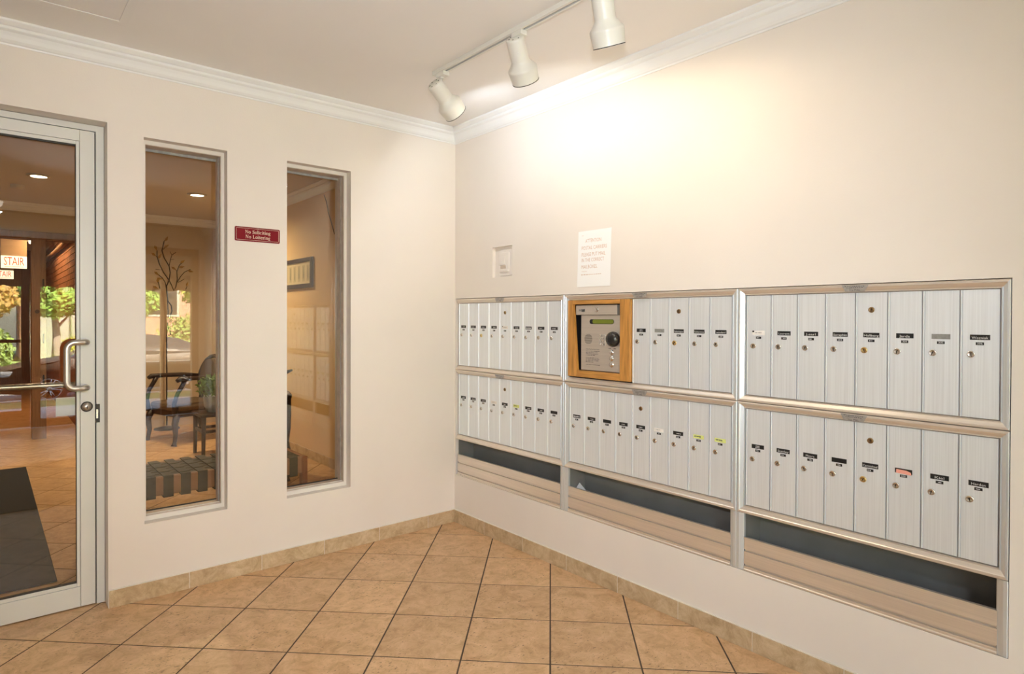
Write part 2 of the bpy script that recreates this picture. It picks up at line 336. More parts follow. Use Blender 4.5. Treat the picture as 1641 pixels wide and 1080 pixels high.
# floors: grout bed with single tiles
TA, TS, TOX, TOY = 0.77127, 0.3338, -.21291, -.12433
EI = Vector((math.cos(TA), -math.sin(TA))); EJ = Vector((-math.sin(TA), -math.cos(TA)))
def clip(poly, x0, x1, y0, y1):
    for ax, lim, sgn in ((0, x0, 1), (0, x1, -1), (1, y0, 1), (1, y1, -1)):
        out = []
        for k in range(len(poly)):
            a, b = poly[k], poly[(k + 1) % len(poly)]; da, db = (a[ax] - lim) * sgn, (b[ax] - lim) * sgn
            if da >= 0: out.append(a)
            if (da >= 0) != (db >= 0):
                t = da / (da - db); out.append((a[0] + (b[0] - a[0]) * t, a[1] + (b[1] - a[1]) * t))
        poly = out
        if len(poly) < 3: return []
    return poly
def tile_mesh(poly, cx, cy):
    n = len(poly); c = Vector((sum(p[0] for p in poly) / n, sum(p[1] for p in poly) / n)); v = []
    for k, z in ((.0016, 0), (0, -.0010), (0, -.006)):
        for p in poly:
            d = Vector(p) - c; L = d.length or 1; q = c + d * max(.2, (L - k * 1.4) / L); v.append((q.x - cx, q.y - cy, z))
    f = [tuple(range(n))] + [(r * n + i, r * n + n + i, r * n + n + (i + 1) % n, r * n + (i + 1) % n) for r in (0, 1) for i in range(n)]
    me = bpy.data.meshes.new('tile'); me.from_pydata(v, [], f); me.materials.append(M['tile'])
    bm = bmesh.new(); bm.from_mesh(me); bmesh.ops.recalc_face_normals(bm, faces=bm.faces)
    top = [f for f in bm.faces if all(abs(v.co.z) < 1e-6 for v in f.verts)]
    if top and top[0].normal.z < 0: bmesh.ops.reverse_faces(bm, faces=bm.faces)
    bm.to_mesh(me); bm.free(); return me
whole = None
def lay(name, x0, x1, y0, y1, ymax_tiles=99):
    global whole
    fl = struct(MB().box(x0, x1, y0, y1, -.15, -.0016).build(name, M['grout']))
    h = TS / 2 - .0032
    for i in range(-30, 31):
        for j in range(-40, 31):
            c = Vector((TOX, TOY)) + EI * TS * (i + .5) + EJ * TS * (j + .5)
            if c.y > ymax_tiles: continue
            sq = [tuple(c + EI * a * h + EJ * b * h) for a, b in ((-1, -1), (1, -1), (1, 1), (-1, 1))]
            if all(x0 < p[0] < x1 and y0 < p[1] < y1 for p in sq):
                if whole is None: whole = tile_mesh(sq, c.x, c.y)
                me = whole
            else:
                p = clip(sq, x0 + .001, x1 - .001, y0 + .001, y1 - .001)
                if len(p) < 3: continue
                ar = abs(sum(p[k][0] * p[(k + 1) % len(p)][1] - p[(k + 1) % len(p)][0] * p[k][1] for k in range(len(p)))) / 2
                if ar < 3e-4: continue
                me = tile_mesh(p, c.x, c.y)
            o = bpy.data.objects.new('tile', me); COL.objects.link(o); o.parent = fl; o.location = (c.x, c.y, 0)
    return fl
lay('floor', -3.4, 0, YE, .20)
lay('floor_lobby', -3.2, 0, .20, YL + .2)
struct(MB().box(XW, -3.4, YE, .2, -.15, 0).build('floor_west', M['tile']))
struct(MB().box(XW, -3.2, .2, YL + .2, -.15, 0).build('floor_lobby_west', M['tile']))
struct(MB().box(-3.15, -1.2, YL + .2, 10.8, -.15, 0).build('floor_corridor', M['tile']))

# baseboards of cut stone tiles
def baseboard(name, fixed, cuts, along):
    root = sempty(name)
    for k in range(len(cuts) - 1):
        a, b = cuts[k] - .0016, cuts[k + 1] + .0016
        mb = MB()
        if along == 'x': mb.box(a, b, -.009, -.0005, .0, .076)
        else: mb.box(-.009, -.0005, a, b, .0, .076)
        mb.build('tile', M['base'], root, bevel=.0012)
    mb = MB()
    if along == 'x': mb.box(cuts[0], cuts[-1], -.0072, -.0002, 0, .0785)
    else: mb.box(-.0072, -.0002, cuts[0], cuts[-1], 0, .0785)
    mb.build('grout_bed', M['lgrout'], root)
baseboard('baseboard_left', 0, [-.0001, -.2004, -.5308, -.8618, -1.1932, -1.5288, -1.852], 'x')
baseboard('baseboard_right', 0, [-.0095, -.3134, -.6532, -.9857, -1.317, -1.6458, -1.9787, -2.31, -2.64, -2.97, -3.30, -3.63, -3.96, -4.29, -4.62, -4.95, -5.28, -5.49], 'y')
for nm, w in (('baseboard_lobby', (-.011, -.0005, .21, YL)),):
    struct(MB().box(w[0], w[1], w[2], w[3], 0, .08).build(nm, M['base']))

# crown mouldings: swept profile (distance from wall, height)
CP = [(0, 2.36), (.004, 2.36), (.006, 2.366), (.012, 2.369), (.020, 2.378), (.027, 2.392), (.034, 2.404), (.044, 2.410), (.046, 2.413), (.046, 2.422), (.052, 2.425), (.062, 2.433), (.066, 2.437), (.066, ZC)]
def crown(name, pts, m):
    """pts: list of (x, y, inward normal x, inward normal y)"""
    mb = MB(); n = len(CP)
    v = [(p[0] + d * p[2], p[1] + d * p[3], z) for p in pts for d, z in CP]
    mb.add(v, [(k * n + i, k * n + i + 1, (k + 1) * n + i + 1, (k + 1) * n + i) for k in range(len(pts) - 1) for i in range(n - 1)], 0)
    return struct(mb.build(name, m))
crown('trim_1', [(XW, 0, 1, -1), (0, 0, -1, -1), (0, YE, -1, 1)], M['crown'])
crown('trim_2', [(0, .2, -1, 1), (0, YL, -1, -1), (XW, YL, 1, -1)], M['crown'])
# access hatch in the ceiling
t = thing('access_panel', 'flush square access panel painted into the ceiling above the glass door', 'hatch', (-2.12, -.58, ZC))
f = panel(lambda u, v, w: (u, v, -w * 1), -.298, .296, -.298, .294, [(-.268, .266, -.268, .258)], .0035)
f.build('frame', M['ceil'], t); MB().box(-.264, .262, -.264, .254, -.002, .0).build('panel', M['ceil'], t)

# ------------------------------------------------------------------ windows in the left wall
def window(name, W):
    x0, x1, z0, z1 = W; r = sempty(name, ((x0 + x1) / 2, .052, z0)); ox, oy, oz = r.location
    w = .0145; G = .14
    L = lambda mb, nm, m, **k: mb.build(nm, m, r, (-ox, -oy, -oz), **k)
    mb = panel(lambda u, v, q: (u, .052 + q, v), x0, x1, z0, z1, [(x0 + w, x1 - w, z0 + .021, z1 - .018)], .006); L(mb, 'stop', M['stop'])
    mb = panel(lambda u, v, q: (u, .0585 + q, v), x0, x1, z0, z1, [(x0 + w + .002, x1 - w - .002, z0 + .023, z1 - .020)], .078); L(mb, 'frame', M['channel'])
    mb = MB().box(x1 - w - .0045, x1 - w - .0015, .0885, .091, z0 + .02, z1 - .02); L(mb, 'gasket', M['caulk'])
    mb = MB().box(x0 + w, x1 - w, .068, .074, z0 + .0232, z0 + .0262); L(mb, 'sealant', M['stop'])
    mb = MB().box(x0 + w, x1 - w, .1285, .1355, z1 - .032, z1 - .020); L(mb, 'caulk', M['caulk'])
    mb = MB().box(x0 + w, x1 - w, .127, .1355, z0 + .022, z0 + .027); L(mb, 'gasket', M['seal'])
    mb = MB().box(x0 + .006, x1 - .006, G - .003, G + .003, z0 + .006, z1 - .006); L(mb, 'pane', M['pane'])
window('window_1', W1); window('window_2', W2)

# ------------------------------------------------------------------ glass door
D = sempty('door_1', (-2.34, .08, 0)); dl = tuple(-c for c in D.location)
def dp(mb, nm, m, **k): return mb.build(nm, m, D, dl, **k)
XL, XR, ZT = -2.80, -1.8905, 2.090
dp(panel(lambda u, v, q: (u, .085 + q, v), -2.838, -1.8545, .0, 2.1205, [(XL - .004, XR + .005, -.01, ZT + .004)], .09), 'frame', M['trimw'], bevel=.0015)
dp(MB().box(XR - .0005, XR + .006, .105, .17, 0.002, ZT), 'gasket', M['seal']); dp(MB().box(XL, XR, .105, .17, ZT, ZT + .0045), 'gasket', M['seal'])
dp(MB().box(-1.945, XR, .080, .124, .006, ZT), 'stile', M['trimw'], bevel=.0015)
dp(MB().box(XL, -2.746, .080, .124, .006, ZT), 'stile', M['trimw'], bevel=.0015)
dp(MB().box(-2.7465, -1.9458, .0803, .124, 2.042, ZT), 'rail', M['trimw'], bevel=.0015)
dp(MB().box(-2.7465, -1.9458, .0803, .124, .006, .0945), 'rail', M['trimw'], bevel=.0015)
for b in ((-1.9585, -1.9462, .0955, 2.041), (-2.745, -2.733, .0955, 2.041)): dp(MB().box(b[0], b[1], .083, .098, b[2], b[3]), 'bead', M['trimw'], bevel=.0015)
for b in ((.0955, .111), (2.026, 2.041)): dp(MB().box(-2.733, -1.9587, .083, .098, b[0], b[1]), 'bead', M['trimw'], bevel=.0015)
for b in ((-1.9605, -1.9588, .110, 2.027), ): dp(MB().box(b[0], b[1], .0835, .100, b[2], b[3]), 'gasket', M['seal'])
dp(MB().box(-2.733, -1.9605, .0835, .100, 2.0185, 2.0255), 'gasket', M['seal']); dp(MB().box(-2.733, -1.9605, .0835, .100, .1115, .1165), 'gasket', M['seal'])
dp(MB().box(-2.735, -1.957, .099, .105, .108, 2.03), 'pane', M['pane'])
# pull handle, push bar, lock, strike
def arc(c, r, a0, a1, n, fn): return [fn(c[0] + r * math.cos(a0 + (a1 - a0) * k / n), c[1] + r * math.sin(a0 + (a1 - a0) * k / n)) for k in range(n + 1)]
H = []
# the bar bends sideways from the stile to the glass side and stands 60 mm proud
xh, xs, yo, zt, zb = -1.998, -1.925, .022, 1.166, .968
H += [(xs, .079, zt), (xs, .045, zt)]
H += [(xs - .006, .030, zt), (xs - .018, yo, zt), (xh + .035, yo, zt)]
H += arc((xh + .030, zt - .030), .030, PI / 2, PI, 6, lambda a, b: (a, yo, b))
H += arc((xh + .030, zb + .030), .030, PI, 1.5 * PI, 6, lambda a, b: (a, yo, b))
H += [(xs - .018, yo, zb), (xs - .006, .030, zb), (xs, .045, zb), (xs, .079, zb)]
dp(MB().tube(H, .0125, 14), 'pull_handle', M['handle'])
dp(MB().tube([(-2.78, .124, .975), (-2.78, .18, .975), (-2.74, .195, .975), (-2.0, .195, .972), (-1.945, .19, .972), (-1.925, .165, .972), (-1.922, .124, .972)], .0125, 12), 'push_bar', M['handle'])
lk = dp(MB().lathe([(0, .0), (.0185, 0), (.0195, .004), (.0165, .006), (.0155, .010), (.0, .0105)], (-1.9215, .0805, .8815), (0, -1, 0), 24), 'lock_cylinder', M['handle'])
MB().lathe([(.0155, .0005), (.0225, .0005), (.0225, .003), (.0185, .0045)], (-1.9215, .0805, .8815), (0, -1, 0), 24).build('collar', M['seal'], lk)
MB().box(-1.9235, -1.9195, .0685, .0700, .873, .884).build('keyhole', M['hole'], lk)
sp = dp(MB().box(-1.8885, -1.8725, .0838, .0848, .807, .889), 'strike_plate', M['seal'])
MB().box(-1.8862, -1.879, .0826, .0836, .826, .866).build('latch', M['nickel'], sp)
tag(MB().box(-.0345, .0345, -.0006, .0006, -.040, .040).build('door_notice', M['paper'], None, (-1.996, .1062, .885)), 'blank white card stuck to the glass door below the pull handle', 'paper')

# ------------------------------------------------------------------ mailbox wall
X0 = .0125                                             # face plane of the doors
RP = [(0, .016), (0, .003), (.003, .0005), (.0095, .0005), (.012, .003), (.0245, .0095), (.0265, .0075), (.0285, .0075), (.0300, .016)]   # rail profile: (inwards from the outer edge, x)
def rail_piece(p0, p1, n0, n1, prof):
    """outer edge from p0 to p1 (y, z); n0/n1: inward mitre directions per unit of width"""
    mb = MB(); k = len(prof)
    v = [(x, p[0] + d * n[0], p[1] + d * n[1]) for p, n in ((p0, n0), (p1, n1)) for d, x in prof]
    mb.add(v, [(i, i + 1, k + i + 1, k + i) for i in range(k - 1)] + [tuple(range(k)), tuple(range(k, 2 * k))[::-1]])
    return mb
def marks(mb, yc, zc, w, n, h, x, m, wav=0):
    """small illegible print: a row of short strokes"""
    p = yc + w / 2
    for i in range(n):
        ww = w / n * random.uniform(.55, .95); hh = h * random.uniform(.55, 1)
        mb.add([(x, p, zc - hh / 2), (x, p - ww, zc - hh / 2 + wav * random.uniform(-1, 1)), (x, p - ww, zc + hh / 2), (x, p, zc + hh / 2)], [(0, 1, 2, 3)], m); p -= w / n
def door_mesh(w, h):
    """brushed panel with a raised hinge bead along its left side; origin at the panel centre, face at x = 0"""
    mb = MB(); a = w / 2; zt = h / 2
    pr = [(a - .0005, .004), (a - .0005, -.0005), (a - .0015, -.0022), (a - .0042, -.0022), (a - .0052, -.0004), (a - .0060, .0012), (a - .0066, -.0010), (-a + .0030, -.0010), (-a + .0022, .0006), (-a + .0022, .004)]
    k = len(pr)
    v = [(x, y, s * zt) for s in (1, -1) for y, x in pr]
    mb.add(v, [(i, i + 1, k + i + 1, k + i) for i in range(k - 1)] + [tuple(range(k)), tuple(range(k, 2 * k))[::-1]])
    return mb
def lock_geo(r, keyrot=0.):
    mb = MB(); mb.lathe([(r, 0), (r * 1.0, -.0), (r * .95, .0025), (r * .80, .0034), (r * .72, .0030), (0, .0032)], (0, 0, 0), (-1, 0, 0), 18)
    c, s = math.cos(keyrot), math.sin(keyrot)
    for a, b, w in ((-.1, .32, .13), (-.55, .02, .08)):
        q = [(-r * w, r * a * 1.3), (r * w, r * a * 1.3), (r * w, r * b * 1.3), (-r * w, r * b * 1.3)]
        mb.add([(-.0037, p[0] * c - p[1] * s, p[0] * s + p[1] * c) for p in q], [(0, 1, 2, 3)], 1)
    return mb
lock_me = {}
for nm in ('nickel', 'brass', 'bronze'):
    o = lock_geo(.0105, .1).build('lock', [M[nm], M['hole']]); lock_me[nm] = o.data; bpy.data.objects.remove(o)
def mailbox_unit(label, y0, y1, z0, z1, dy0, n, pitch, tags, master, dz, tz, plates=True, sideL=True, skip=0, maker=None):
    """y0 > y1: outer edges; dy0: left edge of the first door; dz: (bottom, top) of the doors; tz: plate/number/lock/master heights"""
    y0, y1, z0, z1 = y0 - .0007, y1 + .0007, z0 + .0006, z1 - .0006
    U = thing('mailbox_unit', label, 'mailboxes', (X0, (y0 + y1) / 2, z0), 0, 'mailbox banks set in the wall'); loc = tuple(-c for c in U.location)
    wT = z1 - dz[1] - .002; wB = dz[0] - z0 - .002
    def sc_(w): return [(d * w / .030, x) for d, x in RP]
    lw = (y0 - dy0 - .001) / .030 if sideL else .2
    rw = (dy0 - n * pitch - y1 - .001) / .030
    # mitred rails (widths per side)
    def rp(p0, p1, n0, n1, nm, m): rail_piece(p0, p1, n0, n1, RP).build(nm, M[m], U, loc)
    kT, kB = wT / .030, wB / .030
    rp((y0, z1), (y1, z1), (-lw, -kT), (rw, -kT), 'rail', 'rail'); rp((y1, z0), (y0, z0), (rw, kB), (-lw, kB), 'rail', 'rail')
    if sideL: rp((y0, z0), (y0, z1), (-lw, kB), (-lw, -kT), 'stile', 'stile')
    rp((y1, z1), (y1, z0), (rw, -kT), (rw, kB), 'stile', 'stile')
    MB().box(X0 + .005, X0 + .20, (dy0 - skip * pitch - .0005) if skip else y0 - .004, y1 + .004, z0 + .004, z1 - .004).build('cabinet', M['bead'], U, loc)
    dm = door_mesh(pitch, dz[1] - dz[0]).build('door', M['door']); dme = dm.data; bpy.data.objects.remove(dm)
    zc = (dz[0] + dz[1]) / 2
    for k in range(n):
        yc = dy0 - (k + .5) * pitch
        if k < skip: continue
        tg = tags[k - skip] if k - skip < len(tags) else 'dash'
        if not isinstance(tg, tuple): tg = (tg, None)
        nm, num = tg
        Dm = child(dme, 'door', U, (0, yc - U.location.y, zc - z0))
        rz = lambda z: z - zc
        x = -.0012; w, h = .0492, .0156; zp = rz(tz[0])
        if plates:
            pm = {'white': 'plateW', 'yellow': 'plateY', 'grey': 'plateG', 'red': 'plateR', 'pale': 'plateW'}.get(nm, 'plateK')
            mb = MB(); mb.box(x - .0006, x + .001, -w / 2, w / 2, zp - h / 2, zp + h / 2, 0 if nm not in ('red',) else 2)
            xx = x - .0009; fn = lambda u, v: (xx, -u, v + zp - .0018)
            mats = [M[pm], M['white'], M['plateK']]
            if nm in TEXT: mb.text(nm, fn, .0105, 1, width=min(.044, .0052 * len(nm) + .004))
            elif nm == 'dash': marks(mb, random.uniform(-.006, .004), zp - .001, random.uniform(.018, .030), random.randint(4, 7), .0042, xx, 1)
            elif nm == 'wide': marks(mb, 0, zp - .001, .044, 10, .0065, xx, 1)
            elif nm == 'two': marks(mb, 0, zp + .002, .016, 4, .0032, xx, 1); marks(mb, 0, zp - .0035, .018, 4, .0032, xx, 1)
            elif nm == 'yellow': mats[1] = M['ink']; marks(mb, .004, zp + .001, .030, 7, .0055, xx, 1, .002)
            elif nm == 'white': mats[1] = M['caulk']; marks(mb, .003, zp + .0015, .026, 5, .0028, xx, 1, .002)
            elif nm == 'grey': marks(mb, 0, zp, .036, 6, .0025, xx, 0)
            elif nm == 'pale': mats[1] = M['ink']; marks(mb, 0, zp, .028, 6, .003, xx, 1); mb.box(x - .0009, x, w / 2 - .007, w / 2, zp + .002, zp + h / 2, 2)
            elif nm == 'red':
                mb.add([(xx, w / 2 - .003, zp - h / 2), (xx, -w / 2 + .002, zp - h / 2 - .002), (xx, -w / 2 + .004, zp - .001), (xx, -w / 2 + .016, zp + .0035), (xx, w / 2 - .004, zp + .0045)], [(0, 1, 2, 3, 4)], 0)
                mats[1] = M['ink']
            o = mb.build('name_plate', mats, Dm, recalc=False)
            if nm in ('yellow', 'white', 'grey', 'red', 'pale'):
                o['label'] = {'yellow': 'yellow paper name tag', 'white': 'white paper name tag', 'grey': 'grey blank name plate', 'red': 'salmon note in the name slot', 'pale': 'torn cream name tag'}[nm]
            mb = MB(); zn = rz(tz[1]); mb.box(x - .0006, x + .001, -.010, .010, zn - .0042, zn + .0042, 0)
            if num in TEXT: mb.text(num, lambda u, v: (xx, -u, v + zn), .0085, 1, width=.013)
            elif num is None: marks(mb, random.uniform(-.003, .003), zn, .010, 3, .0035, xx, 1)
            mb.build('number_plate', [M['plateK'], M['white']], Dm, recalc=False)
            if nm == 'blank_strip': pass
        kind = 'nickel'
        if tags and (k - skip) in master.get('brass', ()): kind = 'brass'
        lo = child(lock_me[kind], 'lock', Dm, (x, .0215, rz(tz[2])))
        lo.rotation_euler = (random.uniform(-.5, .5), 0, 0); lo.scale = (1, random.uniform(.95, 1.05), 1)
        if k == master['at']:
            lo = child(lock_me['bronze'], 'master_lock', Dm, (x, .0, rz(tz[3]))); lo.scale = (1, .93, .93); lo['label'] = 'dark brass master lock'
    if maker:
        for yc, zz, w, h in maker:
            mb = MB(); q = [(yc + w / 2, zz + h / 2), (yc - w / 2, zz + h / 2), (yc - w * .36, zz - h / 2), (yc + w * .36, zz - h / 2)]
            xm = .0006 if zz > z0 + .1 else .0006
            # the plate follows the slope of the rail it is fixed to
            def X(z): return -.0008 + .0005
            mb.prism([(X(b), a, b) for a, b in q], (0, 0, 0), (-.0008, 0, 0), 0)
            xq = X(0) - .0011
            mb.text('U.S. MAIL', lambda u, v: (xq, yc - u, zz - h * .30 + v), .0085, 1, width=.034)
            marks(mb, yc, zz + h * .30, w * .75, 9, .0022, xq, 1); marks(mb, yc, zz + h * .08, w * .62, 8, .0022, xq, 1)
            mb.build('maker_plate', [M['plate'], M['ink']], U, loc, recalc=False)
    return U
TZU = (1.2235, 1.2045, 1.1725, 1.3080); TZL = (.7860, .7703, .7365, .8700)
UZ = (.9555, 1.3955); LZ = (.5200, .9545); UD = (.983, 1.3655); LD = (.553, .9270)
YA, YB, YC_, YD = -.0095, -.9545, -1.9045, -2.7505
P1 = (.9240 - .0275) / 9
mailbox_unit('upper bank of nine silver mailbox doors nearest the room corner', YA, YB, *UZ, -.0275, 9, P1, ['dash', 'dash', 'dash', 'dash', 'pale', 'dash', 'wide', 'dash', 'dash'], dict(at=4, brass=(2,)), UD, TZU, sideL=False, maker=[(-.44, 1.3815, .085, .022)])
mailbox_unit('lower bank of nine silver mailbox doors nearest the room corner', YA, YB, *LZ, -.0275, 9, P1, ['dash', 'dash', 'dash', 'white', 'dash', 'yellow', 'dash', 'dash', 'none'], dict(at=4), LD, TZL, sideL=False, maker=[(-.44, .9415, .085, .022)])
P2 = (1.8765 - .9865) / 9
mailbox_unit('upper middle mailbox bank with five doors right of the wooden intercom frame', YB, YC_, *UZ, -.9865, 9, P2, ['two', 'grey', 'Petherington', 'Saltarone', ('woodard', '208')], dict(at=6, brass=(2,)), UD, TZU, skip=4, maker=[(-1.43, 1.3815, .085, .022)])
mailbox_unit('lower middle mailbox bank with nine doors below the intercom', YB, YC_, *LZ, -.9865, 9, P2, ['wide', 'dash', 'none', 'dash', 'dash', 'white', 'dash', 'yellow', 'yellow'], dict(at=4), LD, TZL, maker=[(-1.4327, .9415, .085, .023)])
P3 = (2.7245 - 1.9365) / 8
mailbox_unit('upper right mailbox bank with eight wide silver doors', YC_, YD, *UZ, -1.9365, 8, P3, ['pale', 'Laurent', 'J.earl', ('Seraphin', '303'), 'Hallberg', ('Jarda', '304'), ('grey', '305'), ('Wozniak', '306')], dict(at=4, brass=(4,)), UD, TZU, maker=[(-2.332, 1.3815, .085, .022)])
mailbox_unit('lower right mailbox bank with eight doors, one holding a salmon note', YC_, YD, *LZ, -1.9365, 8, P3, ['two', 'Stanley', 'Moore', 'none', 'Carmichael', ('red', '506'), 'Kiel', 'Harden'], dict(at=4, brass=(4,)), LD, TZL, maker=[(-2.3315, .9415, .085, .023)])
# parcel trays under the banks
def tray(label, y0, y1, sideL):
    T = thing('parcel_tray', label, 'mail tray', (X0, (y0 + y1) / 2, .2985), 0, 'parcel trays under the mailboxes'); loc = tuple(-c for c in T.location)
    a = y0 - (.0315 if sideL else .017); b = y1 + .0265
    zl = .4265
    pr = [(.016, .2985), (.000, .2985), (.000, .3035), (.0035, .306), (.0035, .3145), (.0125, .3155), (.0125, .3225), (.0045, .3235), (.0045, .3715), (.0135, .3725), (.0135, .3795), (.0055, .3805), (.0055, .4215), (.003, .4225), (.003, .4265), (.016, .4265)]
    n = len(pr); mb = MB(); v = [(x, y, z) for y in (a, b) for x, z in pr]
    mb.add(v, [(i, i + 1, n + i + 1, n + i) for i in range(n - 1)] + [tuple(range(n)), tuple(range(n, 2 * n))[::-1]])
    mb.build('front_lip', M['rail'], T, loc)
    SP = [(0, .020), (0, .002), (.003, .0005), (.012, .0005), (.026, .0065), (.029, .0085), (.029, .020)]
    for e, s in (([(y0, -1)] if sideL else []) + [(y1, 1)]):
        mb = MB(); k = len(SP); v = [(x, e + s * d, z) for z in (.2985, .5200) for d, x in SP]
        mb.add(v, [(i, i + 1, k + i + 1, k + i) for i in range(k - 1)] + [tuple(range(k)), tuple(range(k, 2 * k))[::-1]]); mb.build('stile', M['stile'], T, loc)
    mb = MB(); xb = .132
    q = lambda *p: mb.add(p, [(0, 1, 2, 3)])
    A, B = a + .003, b - .003
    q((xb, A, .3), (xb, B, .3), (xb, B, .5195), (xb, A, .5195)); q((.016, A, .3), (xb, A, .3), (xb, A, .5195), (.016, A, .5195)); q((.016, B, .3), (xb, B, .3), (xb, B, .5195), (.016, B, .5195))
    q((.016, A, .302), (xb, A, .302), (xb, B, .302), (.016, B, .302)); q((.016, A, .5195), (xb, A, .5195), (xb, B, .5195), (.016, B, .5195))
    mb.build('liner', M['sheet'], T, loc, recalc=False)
    return T
tray('open silver parcel tray under the mailboxes nearest the corner', YA, YB, False)
tray('open parcel tray under the middle mailbox bank, holding a white envelope', YB, YC_, True)
tray('open parcel tray under the right mailbox bank', YC_, YD, True)
env = MB().prism([(0, 0, -.08), (0, -.10, -.08), (0, -.10, .0), (0, 0, .0)], (-.0008, 0, 0), (.0008, 0, 0)).build('envelope', M['paper'], None, (.07, -.975, .433))
env.rotation_euler = (.55, .1, 0); tag(env, 'white envelope poking out of the middle parcel tray', 'envelope')
env.location = (.072, -1.0, .436)

# ------------------------------------------------------------------ intercom in the oak frame
I = thing('intercom', 'steel entry intercom with keypad in a golden oak frame', 'intercom', (X0, -1.183, .985)); il = tuple(-c for c in I.location)
def ip(mb, nm, m, **k): return mb.build(nm, m, I, il, **k)
xo, xi = -.004, .016
zo0, zo1, yo0, yo1 = .9865, 1.3665, -.9865, -1.3795
def board(q, nm_m, name='frame_board'):
    o = ip(MB().prism([(xo, a, b) for a, b in q], (0, 0, 0), (xi - xo, 0, 0)), name, M[nm_m], bevel=.0025); return o
board([(yo0, zo0), (yo0, zo1), (-1.0195, zo1), (-1.0195, 1.3455), (-1.0480, 1.0195), (-1.0480, zo0)], 'oak')
board([(-1.3200, zo0), (-1.3200, zo1), (yo1, zo1), (yo1, zo0)], 'oak')
board([(-1.0200, 1.3455), (-1.0200, zo1), (-1.3195, zo1), (-1.3195, 1.3455)], 'oakh')
board([(-1.0485, zo0), (-1.0485, 1.0195), (-1.3195, 1.0195), (-1.3195, zo0)], 'oakh')
mb = MB(); q = lambda *p: mb.add(p, [(0, 1, 2, 3)])
ya, yb, za, zb_ = -1.0192, -1.3205, 1.019, 1.3458; xb = .060
q((xb, ya, za), (xb, yb, za), (xb, yb, zb_), (xb, ya, zb_)); q((xi - .004, ya, za), (xb, ya, za), (xb, ya, zb_), (xi - .004, ya, zb_)); q((xi - .004, yb, za), (xb, yb, za), (xb, yb, zb_), (xi - .004, yb, zb_))
q((xi - .004, ya, za), (xb, ya, za), (xb, yb, za), (xi - .004, yb, za)); q((xi - .004, ya, zb_), (xb, ya, zb_), (xb, yb, zb_), (xi - .004, yb, zb_))
ip(mb, 'housing', M['black'], recalc=False)
hd = ip(MB().box(.004, .050, -1.0345, -1.2975, 1.2940, 1.3412), 'header', M['steel'], bevel=.002)
def on_h(mb, nm, m, **k): return mb.build(nm, m, hd, **k)
on_h(MB().lathe([(.0125, 0), (.0118, .003), (.009, .0042), (0, .0045)], (.004, -1.1715, 1.3195), (-1, 0, 0), 20), 'lock', M['chrome'])
mb = MB(); mb.box(.0028, .0042, -1.0545, -1.0955, 1.309, 1.3235, 0); mb.box(.0022, .003, -1.074, -1.0945, 1.3098, 1.3225, 1); marks(mb, -1.065, 1.317, .014, 3, .004, .0020, 1); marks(mb, -1.0845, 1.3185, .012, 2, .004, .0018, 2)
on_h(mb, 'logo_plate', [M['plate'], M['plateK'], M['white']], recalc=False)
XF = .012
fp = ip(MB().box(XF, .05, -1.0630, -1.3180, 1.0225, 1.2925), 'faceplate', M['steel'], bevel=.0015)
def on_f(mb, nm, m, **k): return mb.build(nm, m, fp, **k)
def rrect(y0, y1, z0, z1, r, n=6):
    cy = [(y0 - r, z1 - r, PI / 2), (y0 - r, z0 + r, PI), (y1 + r, z0 + r, 1.5 * PI), (y1 + r, z1 - r, 0)]
    out = []
    for c in cy:
        for k in range(n + 1):
            a = c[2] + k * PI / 2 / n; out.append((c[0] - r * math.cos(a), c[1] + r * math.sin(a)))
    return out
on_f(MB().prism([(XF, a, b) for a, b in rrect(-1.1200, -1.2725, 1.2500, 1.2725, .0105)], (-.0012, 0, 0), (.0, 0, 0)), 'bezel', M['black'])
on_f(MB().prism([(XF, a, b) for a, b in rrect(-1.1390, -1.2705, 1.2518, 1.2707, .0088)], (-.0018, 0, 0), (.0, 0, 0)), 'display', M['lcd'])
for r_ in range(4):
    for c_ in range(3):
        yk, zk = -1.1875 - c_ * .0130, 1.1945 - r_ * .0140
        mb = MB(); mb.box(XF - .003, XF, yk + .0045, yk - .0045, zk - .005, zk + .005, 0)
        mb.text('123456789*0#'[r_ * 3 + c_], lambda u, v: (XF - .0033, yk - u, zk + v), .0075, 1)
        on_f(mb, 'key', [M['chrome'], M['ink']], recalc=False)
mb = MB()
for k in range(10):
    zz = 1.1975 - k * .0049; hw = math.sqrt(max(0, .0255 ** 2 - (zz - 1.1752) ** 2)); hw = max(hw, .008)
    mb.box(XF - .0006, XF + .0005, -1.1118 + hw, -1.1118 - hw, zz - .0008, zz + .0008)
on_f(mb, 'speaker_slots', M['hole'])
on_f(MB().lathe([(.033, 0), (.036, .006), (.0365, .014), (.033, .026), (.024, .034), (.012, .038), (0, .039)], (XF, -1.2775, 1.1790), (-1, 0, 0), 28), 'handset_knob', M['blackp'])
for zk in (1.1155, 1.0870, 1.0578): on_f(MB().lathe([(.0132, 0), (.0125, .0025), (.0095, .0035), (.0085, .0055), (.0, .006)], (XF, -1.2597, zk), (-1, 0, 0), 20), 'button', M['chrome'])
mb = MB(); x_ = XF - .0007
mb.text('OPERATING INSTRUCTIONS', lambda u, v: (x_, -1.139 - u, 1.1258 + v), .0075, 0, width=.088)
for k, w in enumerate((.090, .078, .082, .060, .0, .086, .090, .084, .052, .0, .092)):
    if w: marks(mb, -1.1035 - w / 2 + .008, 1.1165 - k * .0066, w, max(4, int(w * 150)), .0028, x_, 0)
marks(mb, -1.2475, 1.1342, .014, 4, .004, x_, 0); marks(mb, -1.2790, 1.1342, .014, 4, .004, x_, 0)
on_f(mb, 'lettering', M['ink'], recalc=False)

